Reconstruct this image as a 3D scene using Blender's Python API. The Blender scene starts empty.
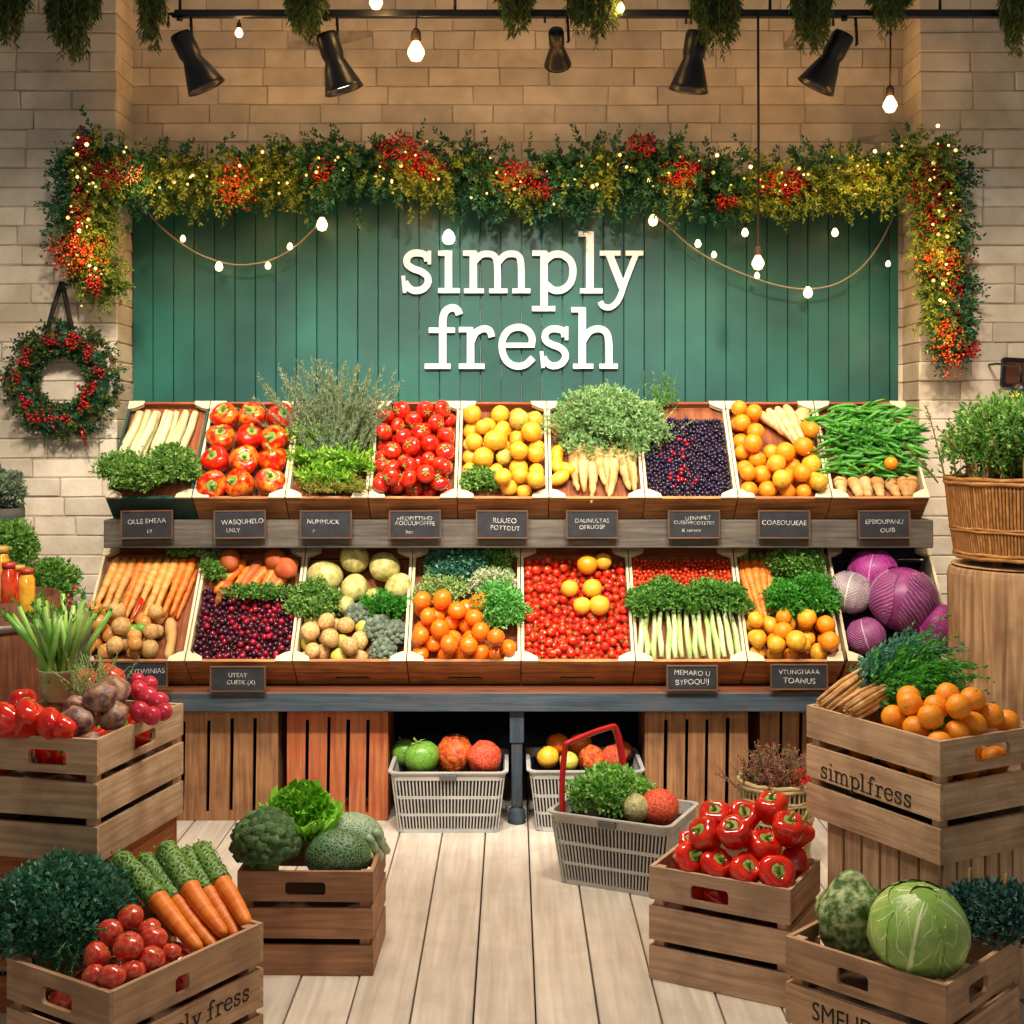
import bpy, bmesh, math, random
import numpy as np
from mathutils import Vector as V, Matrix, noise, Euler
PI = math.pi
R = random.Random(7)
NR = np.random.default_rng(7)
scene = bpy.context.scene
COL = scene.collection
F, H, HY = 1300.0, 1.45, 430.0          # focal length in px, eye height, horizon row of a 1024 frame


def P(px, py, D):                        # layout aid: photo pixel at a known depth -> place in the shop
    return V(((px - 512) * D / F, D, H - (py - HY) * D / F))


def at(px, py, z):                       # photo pixel at a known height -> place in the shop
    return P(px, py, F * (H - z) / (py - HY))


def C(h):
    h = h.lstrip('#')
    o = []
    for i in (0, 2, 4):
        c = int(h[i:i + 2], 16) / 255
        o.append(c / 12.92 if c <= .04045 else ((c + .055) / 1.055) ** 2.4)
    return (*o, 1)


# ---------------------------------------------------------------- materials
def nt(name):
    m = bpy.data.materials.new(name)
    m.use_nodes = True
    n = m.node_tree
    return m, n, n.nodes['Principled BSDF'], n.links.new


def node(n, t, **k):
    x = n.nodes.new(t)
    for a, b in k.items():
        setattr(x, a, b)
    return x


def ramp(n, stops):
    r = node(n, 'ShaderNodeValToRGB')
    e = r.color_ramp.elements
    while len(e) < len(stops):
        e.new(.5)
    for i, (p, c) in enumerate(stops):
        e[i].position = p
        e[i].color = C(c) if isinstance(c, str) else c
    return r


def vary(n, L, col, isl, obj):
    """brightness variation by loose piece and by object"""
    for amt, t, sock in ((isl, 'ShaderNodeNewGeometry', 'Random Per Island'), (obj, 'ShaderNodeObjectInfo', 'Random')):
        if not amt:
            continue
        g = node(n, t)
        mr = node(n, 'ShaderNodeMapRange')
        mr.inputs[3].default_value = 1 - amt
        mr.inputs[4].default_value = 1 + amt
        L(g.outputs[sock], mr.inputs[0])
        hs = node(n, 'ShaderNodeHueSaturation')
        L(mr.outputs[0], hs.inputs['Value'])
        L(col, hs.inputs['Color'])
        col = hs.outputs['Color']
    return col


def mat(name, c1, c2=None, scale=8, edge=(.35, .65), rough=.45, bump=0, bscale=60, isl=0, obj=0, spec=.5, metal=0, sss=0, detail=3, stretch=None, coat=0):
    m, n, b, L = nt(name)
    tc = node(n, 'ShaderNodeTexCoord')
    vec = tc.outputs['Object']
    if stretch:
        mp = node(n, 'ShaderNodeMapping')
        mp.inputs['Scale'].default_value = stretch
        L(vec, mp.inputs['Vector'])
        vec = mp.outputs['Vector']
    if c2:
        tx = node(n, 'ShaderNodeTexNoise')
        tx.inputs['Scale'].default_value = scale
        tx.inputs['Detail'].default_value = detail
        oi = node(n, 'ShaderNodeObjectInfo')
        ad = node(n, 'ShaderNodeVectorMath', operation='MULTIPLY_ADD')
        cb = node(n, 'ShaderNodeCombineXYZ')
        for i in range(3):
            L(oi.outputs['Random'], cb.inputs[i])
        L(cb.outputs[0], ad.inputs[0])
        ad.inputs[1].default_value = (17, 31, 23)
        L(vec, ad.inputs[2])
        L(ad.outputs[0], tx.inputs['Vector'])
        r = ramp(n, [(edge[0], c1), (edge[1], c2)])
        L(tx.outputs['Fac'], r.inputs['Fac'])
        col = r.outputs['Color']
    else:
        rg = node(n, 'ShaderNodeRGB')
        rg.outputs[0].default_value = C(c1)
        col = rg.outputs[0]
    L(vary(n, L, col, isl, obj), b.inputs['Base Color'])
    b.inputs['Roughness'].default_value = rough
    b.inputs['Specular IOR Level'].default_value = spec
    b.inputs['Metallic'].default_value = metal
    b.inputs['Coat Weight'].default_value = coat
    if sss:
        b.inputs['Subsurface Weight'].default_value = sss
        b.inputs['Subsurface Scale'].default_value = .01
    if bump:
        t2 = node(n, 'ShaderNodeTexNoise')
        t2.inputs['Scale'].default_value = bscale
        L(vec, t2.inputs['Vector'])
        bp = node(n, 'ShaderNodeBump')
        bp.inputs['Strength'].default_value = bump
        bp.inputs['Distance'].default_value = .004
        L(t2.outputs['Fac'], bp.inputs['Height'])
        L(bp.outputs['Normal'], b.inputs['Normal'])
    return m


def wood(name, dark, light, dirt='#4a3a2c', rough=.7, isl=.16, su=4, sv=70, dirt_amt=.6, bump=.35):
    """grain runs along each board through its uv (u = along, v = across)"""
    m, n, b, L = nt(name)
    uv = node(n, 'ShaderNodeTexCoord')
    mp = node(n, 'ShaderNodeMapping')
    mp.inputs['Scale'].default_value = (su, sv, 1)
    L(uv.outputs['UV'], mp.inputs['Vector'])
    tx = node(n, 'ShaderNodeTexNoise')
    tx.inputs['Scale'].default_value = 1
    tx.inputs['Detail'].default_value = 5
    tx.inputs['Distortion'].default_value = .6
    L(mp.outputs[0], tx.inputs['Vector'])
    r = ramp(n, [(.3, dark), (.7, light)])
    L(tx.outputs['Fac'], r.inputs['Fac'])
    t2 = node(n, 'ShaderNodeTexNoise')
    t2.inputs['Scale'].default_value = 9
    t2.inputs['Detail'].default_value = 6
    L(uv.outputs['UV'], t2.inputs['Vector'])
    r2 = ramp(n, [(.44, (0, 0, 0, 1)), (.8, (dirt_amt,) * 3 + (1,))])
    L(t2.outputs['Fac'], r2.inputs['Fac'])
    mx = node(n, 'ShaderNodeMix', data_type='RGBA')
    L(r2.outputs['Color'], mx.inputs[0])
    L(r.outputs['Color'], mx.inputs[6])
    mx.inputs[7].default_value = C(dirt)
    L(vary(n, L, mx.outputs[2], isl, 0), b.inputs['Base Color'])
    b.inputs['Roughness'].default_value = rough
    b.inputs['Specular IOR Level'].default_value = .3
    bp = node(n, 'ShaderNodeBump')
    bp.inputs['Strength'].default_value = bump
    bp.inputs['Distance'].default_value = .003
    L(tx.outputs['Fac'], bp.inputs['Height'])
    L(bp.outputs['Normal'], b.inputs['Normal'])
    return m


def leafmat(name, cols, trans=.28, rough=.5):
    m, n, b, L = nt(name)
    g = node(n, 'ShaderNodeNewGeometry')
    k = len(cols)
    r = ramp(n, [(i / (k - 1), c) for i, c in enumerate(cols)])
    L(g.outputs['Random Per Island'], r.inputs['Fac'])
    L(r.outputs['Color'], b.inputs['Base Color'])
    b.inputs['Roughness'].default_value = rough
    b.inputs['Specular IOR Level'].default_value = .35
    t = node(n, 'ShaderNodeBsdfTranslucent')
    L(r.outputs['Color'], t.inputs['Color'])
    mx = node(n, 'ShaderNodeMixShader')
    mx.inputs[0].default_value = trans
    L(b.outputs[0], mx.inputs[1])
    L(t.outputs[0], mx.inputs[2])
    L(mx.outputs[0], n.nodes['Material Output'].inputs['Surface'])
    return m


def veinmat(name, base, base2, vein, scale=9, width=.035, rough=.4, bump=.5, patch=None):
    """leaf skin with a network of pale veins"""
    m, n, b, L = nt(name)
    tc = node(n, 'ShaderNodeTexCoord')
    nz = node(n, 'ShaderNodeTexNoise')
    nz.inputs['Scale'].default_value = 6
    L(tc.outputs['Object'], nz.inputs['Vector'])
    ad = node(n, 'ShaderNodeMix', data_type='RGBA')
    ad.inputs[0].default_value = .06
    L(tc.outputs['Object'], ad.inputs[6])
    L(nz.outputs['Color'], ad.inputs[7])
    vo = node(n, 'ShaderNodeTexVoronoi', feature='DISTANCE_TO_EDGE')
    vo.inputs['Scale'].default_value = scale
    L(ad.outputs[2], vo.inputs['Vector'])
    r = ramp(n, [(0, (1, 1, 1, 1)), (width, (0, 0, 0, 1))])
    L(vo.outputs['Distance'], r.inputs['Fac'])
    nb = node(n, 'ShaderNodeTexNoise')
    nb.inputs['Scale'].default_value = 14
    nb.inputs['Detail'].default_value = 5
    L(tc.outputs['Object'], nb.inputs['Vector'])
    rb = ramp(n, [(.35, base), (.65, base2)])
    L(nb.outputs['Fac'], rb.inputs['Fac'])
    mx = node(n, 'ShaderNodeMix', data_type='RGBA')
    L(r.outputs['Color'], mx.inputs[0])
    L(rb.outputs['Color'], mx.inputs[6])
    mx.inputs[7].default_value = C(vein)
    L(vary(n, L, mx.outputs[2], .12, 0), b.inputs['Base Color'])
    b.inputs['Roughness'].default_value = rough
    bp = node(n, 'ShaderNodeBump')
    bp.inputs['Strength'].default_value = bump
    bp.inputs['Distance'].default_value = .004
    L(vo.outputs['Distance'], bp.inputs['Height'])
    L(bp.outputs['Normal'], b.inputs['Normal'])
    return m


def leafvein(name, base, base2, vein, k=6, slant=3.2, w=.07, rough=.4, bump=.4):
    """leaf blade with a midrib and slanting side veins laid out in its own uv"""
    m, n, b, L = nt(name)
    tc = node(n, 'ShaderNodeTexCoord')
    nz = node(n, 'ShaderNodeTexNoise')
    nz.inputs['Scale'].default_value = 2.2
    nz.inputs['Detail'].default_value = 3
    L(tc.outputs['UV'], nz.inputs['Vector'])
    sx = node(n, 'ShaderNodeSeparateXYZ')
    L(tc.outputs['UV'], sx.inputs[0])

    def mth(op, a, b_, c=None):
        x = node(n, 'ShaderNodeMath', operation=op)
        for i, v in enumerate((a, b_, c)):
            if v is None:
                continue
            if isinstance(v, (int, float)):
                x.inputs[i].default_value = v
            else:
                L(v, x.inputs[i])
        return x.outputs[0]
    au = mth('ABSOLUTE', mth('MULTIPLY_ADD', nz.outputs['Fac'], .16, mth('SUBTRACT', sx.outputs[0], .08)), None)
    s = mth('ADD', mth('MULTIPLY', sx.outputs[1], k), mth('MULTIPLY', nz.outputs['Fac'], 1.6))
    s = mth('SUBTRACT', s, mth('MULTIPLY', au, slant))
    f = mth('PINGPONG', s, .5)

    def line(v, a, b_):
        mr = node(n, 'ShaderNodeMapRange')
        mr.inputs[1].default_value, mr.inputs[2].default_value, mr.inputs[3].default_value, mr.inputs[4].default_value = a, b_, 1, 0
        L(v, mr.inputs[0])
        return mr.outputs[0]
    v = mth('MAXIMUM', mth('MULTIPLY', line(f, w * .25, w), .75), line(au, .02, .06))
    nb = node(n, 'ShaderNodeTexNoise')
    nb.inputs['Scale'].default_value = 16
    nb.inputs['Detail'].default_value = 5
    L(tc.outputs['Object'], nb.inputs['Vector'])
    rb = ramp(n, [(.35, base), (.65, base2)])
    L(nb.outputs['Fac'], rb.inputs['Fac'])
    mx = node(n, 'ShaderNodeMix', data_type='RGBA')
    L(v, mx.inputs[0])
    L(rb.outputs['Color'], mx.inputs[6])
    mx.inputs[7].default_value = C(vein)
    L(vary(n, L, mx.outputs[2], .1, .06), b.inputs['Base Color'])
    b.inputs['Roughness'].default_value = rough
    bp = node(n, 'ShaderNodeBump')
    bp.inputs['Strength'].default_value = bump
    bp.inputs['Distance'].default_value = .003
    L(mth('ADD', v, nb.outputs['Fac']), bp.inputs['Height'])
    L(bp.outputs['Normal'], b.inputs['Normal'])
    return m


def emit(name, col, s):
    m, n, b, L = nt(name)
    e = node(n, 'ShaderNodeEmission')
    e.inputs[0].default_value = C(col)
    e.inputs[1].default_value = s
    L(e.outputs[0], n.nodes['Material Output'].inputs['Surface'])
    return m


# ---------------------------------------------------------------- mesh building
class M:
    def __init__(s):
        s.v, s.f, s.uv, s.mi = [], [], [], []
        s.cur = 0

    def add(s, vs, fs, uvs=None):
        o = len(s.v)
        s.v += [tuple(x) for x in vs]
        for i, f in enumerate(fs):
            s.f.append(tuple(o + k for k in f))
            s.uv.append(uvs[i] if uvs else [(vs[k][0], vs[k][2]) for k in f])
            s.mi.append(s.cur)
        return s

    def box(s, lo, hi, T=None, j=0):
        lo, hi = V(lo), V(hi)
        vs = [V((x, y, z)) for z in (lo.z, hi.z) for y in (lo.y, hi.y) for x in (lo.x, hi.x)]
        if j:
            vs = [a + V((R.uniform(-j, j), R.uniform(-j, j), R.uniform(-j, j))) for a in vs]
        fs = [(0, 2, 3, 1), (4, 5, 7, 6), (0, 1, 5, 4), (2, 6, 7, 3), (0, 4, 6, 2), (1, 3, 7, 5)]
        d = hi - lo
        ax = sorted(range(3), key=lambda i: -d[i])
        ou, ov = R.uniform(0, 40), R.uniform(0, 40)
        uvs = [[(vs[k][ax[0]] + ou, vs[k][ax[1]] + vs[k][ax[2]] + ov) for k in f] for f in fs]
        if T is not None:
            vs = [T @ a for a in vs]
        return s.add(vs, fs, uvs)

    def tube(s, path, rad, n=8, caps=True, flat=1.0, up=None):
        path = [V(p) for p in path]
        k = len(path)
        rad = [rad] * k if not hasattr(rad, '__len__') else rad
        vs, fs, uvs = [], [], []
        t0 = (path[1] - path[0]).normalized()
        a = V(up) if up is not None else (V((0, 0, 1)) if abs(t0.z) < .9 else V((1, 0, 0)))
        ou = R.uniform(0, 40)
        dist = 0
        dd = []
        for i, p in enumerate(path):
            t = (path[min(i + 1, k - 1)] - path[max(i - 1, 0)])
            t = t.normalized() if t.length > 1e-9 else t0
            b = t.cross(a)
            b = b.normalized() if b.length > 1e-6 else t.orthogonal().normalized()
            a = b.cross(t).normalized()
            if i:
                dist += (p - path[i - 1]).length
            dd.append(dist)
            for q in range(n):
                th = 2 * PI * q / n
                vs.append(p + (b * math.cos(th) + a * math.sin(th) * flat) * rad[i])
        for i in range(k - 1):
            for q in range(n):
                r = (q + 1) % n
                fs.append((i * n + q, i * n + r, (i + 1) * n + r, (i + 1) * n + q))
                c = 2 * PI * max(rad[0], rad[-1], .001) / n
                uvs.append([(dd[i] + ou, q * c), (dd[i] + ou, (q + 1) * c), (dd[i + 1] + ou, (q + 1) * c), (dd[i + 1] + ou, q * c)])
        if caps:
            fs.append(tuple(range(n - 1, -1, -1)))
            fs.append(tuple((k - 1) * n + q for q in range(n)))
            uvs += [[(ou, 0)] * n] * 2
        return s.add(vs, fs, uvs)

    def lathe(s, prof, n=20, fn=None, T=None):
        vs, rows, fs = [], [], []
        for (r, z) in prof:
            if r < 1e-6:
                rows.append([len(vs)])
                vs.append(V((0, 0, z)))
            else:
                rows.append(list(range(len(vs), len(vs) + n)))
                for q in range(n):
                    th = 2 * PI * q / n
                    k = fn(th, z, r) if fn else 1
                    vs.append(V((r * k * math.cos(th), r * k * math.sin(th), z)))
        for a, b in zip(rows, rows[1:]):
            for q in range(n):
                r = (q + 1) % n
                if len(a) == 1 and len(b) == 1:
                    continue
                if len(a) == 1:
                    fs.append((a[0], b[r], b[q]))
                elif len(b) == 1:
                    fs.append((a[q], a[r], b[0]))
                else:
                    fs.append((a[q], a[r], b[r], b[q]))
        if T is not None:
            vs = [T @ v for v in vs]
        return s.add(vs, fs)

    def blob(s, rad, c=(0, 0, 0), n=18, rings=11, lump=0, freq=1.5, seed=0, T=None, post=None):
        rad, c = V(rad), V(c)
        vs, fs = [], []
        so = V((seed * 3.7, seed * 1.3, seed * 2.1))
        vs.append(V((0, 0, -1)))
        for i in range(1, rings):
            ph = -PI / 2 + PI * i / rings
            for q in range(n):
                th = 2 * PI * q / n
                vs.append(V((math.cos(ph) * math.cos(th), math.cos(ph) * math.sin(th), math.sin(ph))))
        vs.append(V((0, 0, 1)))
        out = []
        for d in vs:
            k = 1 + (lump * noise.noise(d * freq + so) if lump else 0)
            p = V((d.x * rad.x * k, d.y * rad.y * k, d.z * rad.z * k))
            if post:
                p = post(p, d)
            p = p + c
            out.append(T @ p if T is not None else p)
        for q in range(n):
            r = (q + 1) % n
            fs.append((0, 1 + r, 1 + q))
            for i in range(rings - 2):
                a = 1 + i * n
                fs.append((a + q, a + r, a + n + r, a + n + q))
            a = 1 + (rings - 2) * n
            fs.append((a + q, a + r, len(vs) - 1))
        return s.add(out, fs)

    def ico(s, r, c=(0, 0, 0), sub=1):
        vs, fs = ICO[sub]
        c = V(c)
        return s.add([v * r + c for v in vs], fs)

    def ribbon(s, path, w, y, depth, smooth=True):
        """flat stroke in the xz plane with thickness towards -y"""
        pts = [V((a, 0, b)) for a, b in path]
        if smooth and len(pts) > 2:
            q = []
            for i in range(len(pts) - 1):
                p0, p1, p2, p3 = pts[max(i - 1, 0)], pts[i], pts[i + 1], pts[min(i + 2, len(pts) - 1)]
                for k in range(5):
                    t = k / 5
                    q.append(.5 * ((2 * p1) + (p2 - p0) * t + (2 * p0 - 5 * p1 + 4 * p2 - p3) * t * t + (3 * p1 - p0 - 3 * p2 + p3) * t ** 3))
            q.append(pts[-1])
            pts = q
        k = len(pts)
        ws = w if hasattr(w, '__len__') else [w, w]
        vs = []
        for i, p in enumerate(pts):
            t = (pts[min(i + 1, k - 1)] - pts[max(i - 1, 0)]).normalized()
            nn = V((-t.z, 0, t.x))
            hw = (ws[0] + (ws[1] - ws[0]) * i / max(k - 1, 1)) / 2
            for sg in (1, -1):
                for yy in (y, y - depth):
                    q = p + nn * hw * sg
                    vs.append(V((q.x, yy, q.z)))
        fs = []
        for i in range(k - 1):
            a, b = i * 4, i * 4 + 4
            fs += [(a + 1, a + 3, b + 3, b + 1), (a, b, b + 2, a + 2), (a, a + 1, b + 1, b), (a + 2, b + 2, b + 3, a + 3)]
        fs += [(0, 2, 3, 1), ((k - 1) * 4, (k - 1) * 4 + 1, (k - 1) * 4 + 3, (k - 1) * 4 + 2)]
        return s.add(vs, fs)

    def mesh(s, name, mats, smooth=True, bevel=0, seg=1, merge=0):
        me = bpy.data.meshes.new(name)
        me.from_pydata(s.v, [], s.f)
        u = me.uv_layers.new(name='UVMap')
        u.data.foreach_set('uv', [c for f in s.uv for p in f for c in p])
        mats = mats if isinstance(mats, (list, tuple)) else [mats]
        for m in mats:
            me.materials.append(m)
        if any(s.mi):
            me.polygons.foreach_set('material_index', s.mi)
        if bevel:
            b = bmesh.new()
            b.from_mesh(me)
            bmesh.ops.bevel(b, geom=b.edges[:], offset=bevel, segments=seg, affect='EDGES', profile=.6, clamp_overlap=True)
            b.to_mesh(me)
            b.free()
        me.polygons.foreach_set('use_smooth', [smooth] * len(me.polygons))
        me.update()
        return me


def _ico():
    out = {}
    for sub in (1, 2):
        b = bmesh.new()
        bmesh.ops.create_icosphere(b, subdivisions=sub, radius=1)
        b.verts.ensure_lookup_table()
        out[sub] = ([v.co.copy() for v in b.verts], [tuple(v.index for v in f.verts) for f in b.faces])
        b.free()
    return out


ICO = _ico()


class Lv:
    """a mass of folded leaves, gathered as arrays"""

    def __init__(s):
        s.a = []

    def add(s, P_, D, L, W, fold=.35):
        P_ = np.asarray(P_, float)
        D = np.asarray(D, float)
        n = len(P_)
        D = D / np.maximum(np.linalg.norm(D, axis=1, keepdims=True), 1e-9)
        up = NR.normal(size=(n, 3))
        S = np.cross(D, up)
        S /= np.maximum(np.linalg.norm(S, axis=1, keepdims=True), 1e-9)
        N = np.cross(S, D)
        L = (np.full(n, L) if np.isscalar(L) else np.asarray(L))[:, None]
        W = (np.full(n, W) if np.isscalar(W) else np.asarray(W))[:, None]
        mid = P_ + D * L * .5
        s.a.append(np.stack([P_, mid + S * W / 2 + N * W * fold, P_ + D * L - N * L * .08, mid - S * W / 2 + N * W * fold], axis=1))
        return s

    def bush(s, c, rad, n, L, W, up=.3, zmin=-.2, shell=.55, out=1.0):
        d = NR.normal(size=(n * 2, 3))
        d /= np.linalg.norm(d, axis=1, keepdims=True)
        d = d[d[:, 2] > zmin][:n]
        k = len(d)
        r = shell + (1 - shell) * NR.random(k) ** .6
        p = np.asarray(c) + d * np.asarray(rad) * r[:, None]
        dr = d * out + NR.normal(size=(k, 3)) * .55 + np.array([0, 0, up])
        return s.add(p, dr, L * NR.uniform(.7, 1.3, k), W * NR.uniform(.7, 1.3, k))

    def curly(s, c, rad, lumps, per, lr, L, W, zmin=-.1, up=.25):
        c, rad = np.asarray(c), np.asarray(rad)
        for _ in range(lumps):
            d = NR.normal(size=3)
            d /= np.linalg.norm(d)
            if d[2] < zmin:
                d[2] = abs(d[2])
            cc = c + d * rad * NR.uniform(.55, .95)
            s.bush(cc, (lr * NR.uniform(.8, 1.2),) * 3, per, L, W, up=up, zmin=-.5, shell=.6)
        return s

    def sprig(s, p, d, length, n, L, W, droop=.3, ang=.9, r=None, stem=None, taper=.6, wob=.15):
        """a stem that bends under its weight, with leaves along it"""
        p, d = V(p), V(d).normalized()
        pts = [p.copy()]
        k = 7
        for i in range(k):
            d = (d + V((R.gauss(0, wob), R.gauss(0, wob), R.gauss(0, wob) - droop)) / k).normalized()
            p = p + d * (length / k)
            pts.append(p.copy())
        A = np.array([tuple(q) for q in pts])
        t = np.sort(NR.uniform(.08, 1, n)) * k
        i = np.minimum(t.astype(int), k - 1)
        f = (t - i)[:, None]
        pos = A[i] * (1 - f) + A[i + 1] * f
        tan = A[i + 1] - A[i]
        tan /= np.maximum(np.linalg.norm(tan, axis=1, keepdims=True), 1e-9)
        side = NR.normal(size=(n, 3))
        side -= tan * (side * tan).sum(1, keepdims=True)
        side /= np.maximum(np.linalg.norm(side, axis=1, keepdims=True), 1e-9)
        dr = tan * math.cos(ang) + side * math.sin(ang)
        sz = 1 - (1 - taper) * (t / k)
        s.add(pos, dr, L * sz * NR.uniform(.8, 1.2, n), W * sz)
        if stem is not None:
            stem.tube(pts[::2] + [pts[-1]], [r, r, r * .8, r * .6, r * .4], n=4, caps=False)
        return pts

    def into(s, m):
        if not s.a:
            return m
        a = np.concatenate(s.a)
        n = len(a)
        o = len(m.v)
        m.v += [tuple(x) for x in a.reshape(-1, 3).tolist()]
        for i in range(n):
            b = o + i * 4
            m.f += [(b, b + 1, b + 2), (b, b + 2, b + 3)]
            m.uv += [[(0, 0)] * 3] * 2
            m.mi += [m.cur] * 2
        return m

    def mesh(s, name, mt):
        return s.into(M()).mesh(name, mt, smooth=False)


def plate(outer, holes, th, name='plate', bevel=0, upright=False):
    """flat board with holes: outlines are (x,z) lists; lies in the xz plane, thickness from y=0 to y=th"""
    cu = bpy.data.curves.new(name, 'CURVE')
    cu.dimensions = '2D'
    cu.fill_mode = 'BOTH'
    cu.extrude = th / 2
    cu.bevel_depth = bevel
    for loop in [outer] + list(holes):
        sp = cu.splines.new('POLY')
        sp.points.add(len(loop) - 1)
        for p, (x, z) in zip(sp.points, loop):
            p.co = (x, z, 0, 1)
        sp.use_cyclic_u = True
    return curve_to_m(cu, th, upright)


def curve_to_m(cu, th, upright=False):
    o = bpy.data.objects.new('tmp', cu)
    COL.objects.link(o)
    dg = bpy.context.evaluated_depsgraph_get()
    me = bpy.data.meshes.new_from_object(o.evaluated_get(dg))
    m = M()
    vs = [V((v.co.x, th / 2 - v.co.z, v.co.y)) for v in me.vertices]
    ou, ov = R.uniform(0, 40), R.uniform(0, 40)
    fs = [tuple(p.vertices) for p in me.polygons]
    xs = [v.x for v in vs]
    zs = [v.z for v in vs]
    lx = max(xs) - min(xs) >= max(zs) - min(zs) and not upright
    uvs = [[((vs[k].x if lx else vs[k].z) + ou, (vs[k].z if lx else vs[k].x) + vs[k].y + ov) for k in f] for f in fs]
    m.add(vs, fs, uvs)
    bpy.data.objects.remove(o)
    bpy.data.meshes.remove(me)
    bpy.data.curves.remove(cu)
    return m


def rrect(x0, z0, x1, z1, r, k=4):
    o = []
    for cx, cz, a in ((x1 - r, z1 - r, 0), (x0 + r, z1 - r, 90), (x0 + r, z0 + r, 180), (x1 - r, z0 + r, 270)):
        for i in range(k + 1):
            t = math.radians(a + 90 * i / k)
            o.append((cx + r * math.cos(t), cz + r * math.sin(t)))
    return o


def text_m(txt, size, th=.002, bold=0, align='CENTER', spacing=1.0, line=1.0):
    cu = bpy.data.curves.new('txt', 'FONT')
    cu.body = txt
    cu.size = size
    cu.extrude = th / 2
    cu.offset = bold
    cu.align_x = align
    cu.align_y = 'CENTER'
    cu.space_character = spacing
    cu.space_line = line
    cu.resolution_u = 3
    return curve_to_m(cu, th)


def join(ms, T=None):
    o = M()
    for m in ms:
        b = len(o.v)
        o.v += [tuple(T @ V(v)) for v in m.v] if T is not None else m.v
        o.f += [tuple(b + k for k in f) for f in m.f]
        o.uv += m.uv
        o.mi += m.mi
    return o


# ---------------------------------------------------------------- things, parts, sub-parts
class N_:
    """a kind of thing: name, mesh (or None), children; instanced any number of times"""

    def __init__(s, name, mesh=None, kids=(), T=None, label=None, kind=None):
        s.name, s.mesh, s.kids, s.T, s.label, s.kind = name, mesh, list(kids), T, label, kind

    def k(s, *kids):
        s.kids += kids
        return s


def inst(nd, T=None, label=None, cat=None, group=None, kind=None, parent=None):
    o = bpy.data.objects.new(nd.name, nd.mesh)
    COL.objects.link(o)
    if parent is not None:
        o.parent = parent
        if nd.T is not None:
            o.matrix_local = nd.T
    elif T is not None:
        o.matrix_world = T
    if nd.mesh is None:
        o.empty_display_size = .05
    for key, val in (('label', label or nd.label), ('category', cat), ('group', group), ('kind', kind or nd.kind)):
        if val:
            o[key] = val
    for c in nd.kids:
        inst(c, parent=o)
    return o


def TR(p, rz=0, rx=0, ry=0, s=1):
    sc = Matrix.Diagonal((*(s if hasattr(s, '__len__') else (s, s, s)), 1))
    return Matrix.Translation(V(p)) @ Euler((rx, ry, rz)).to_matrix().to_4x4() @ sc


def aim(p, d, roll=0, s=1):
    """place at p with local +z along d"""
    q = V(d).normalized().to_track_quat('Z', 'Y').to_matrix().to_4x4()
    return Matrix.Translation(V(p)) @ q @ Matrix.Rotation(roll, 4, 'Z') @ Matrix.Scale(s, 4)


def struct(name, me, T=None):
    o = inst(N_(name, me), T, kind='structure')
    return o


ORD = ['first', 'second', 'third', 'fourth', 'fifth', 'sixth', 'seventh', 'eighth', 'ninth', 'tenth', 'eleventh', 'twelfth', 'thirteenth', 'fourteenth', 'fifteenth']
ROW = ['front', 'second', 'third', 'fourth', 'fifth', 'sixth', 'seventh', 'eighth', 'ninth', 'tenth']


def row_labels(pts, desc, where, nrows):
    """pts: (u, v) with v growing away from the viewer -> a label for each by its row and its place in the row"""
    idx = sorted(range(len(pts)), key=lambda i: pts[i][1])
    per = math.ceil(len(pts) / nrows)
    out = [None] * len(pts)
    for r in range(nrows):
        row = sorted(idx[r * per:(r + 1) * per], key=lambda i: pts[i][0])
        for c, i in enumerate(row):
            d = desc(i) if callable(desc) else desc
            out[i] = f"{d}, {ORD[c]} from left in {ROW[r]} row, {where}"
    return out


def heap(rs, box, floor, iters=260, seed=1, slope=0):
    """settle balls of the given radii in a tray: push apart, sink, keep inside"""
    g = np.random.default_rng(seed)
    rs = np.asarray(rs, float)
    n = len(rs)
    u0, u1, v0, v1 = box
    lo = np.stack([u0 + rs, v0 + rs], 1)
    hi = np.maximum(np.stack([u1 - rs, v1 - rs], 1), lo)
    p = np.empty((n, 3))
    nx = max(1, int(round(math.sqrt(n * (u1 - u0) / (v1 - v0)))))
    for i in range(n):
        p[i, 0] = u0 + (u1 - u0) * ((i % nx) + .5) / nx + g.normal(0, .004)
        p[i, 1] = v0 + (v1 - v0) * ((i // nx) + .5) / max(1, math.ceil(n / nx)) + g.normal(0, .004)
    p[:, 2] = floor + rs + g.random(n) * rs * .6
    for it in range(iters):
        if it < iters * .7:
            p[:, 2] -= .0006
        d = p[:, None] - p[None]
        dist = np.sqrt((d ** 2).sum(-1)) + np.eye(n)
        pen = (rs[:, None] + rs[None]) * 1.01 - dist
        pen[np.arange(n), np.arange(n)] = 0
        pen = np.maximum(pen, 0)
        p += (d / np.maximum(dist, 1e-6)[..., None] * pen[..., None]).sum(1) * .38
        p[:, :2] = np.clip(p[:, :2], lo, hi)
        p[:, 2] = np.maximum(p[:, 2], floor + rs)
    return p
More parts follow.
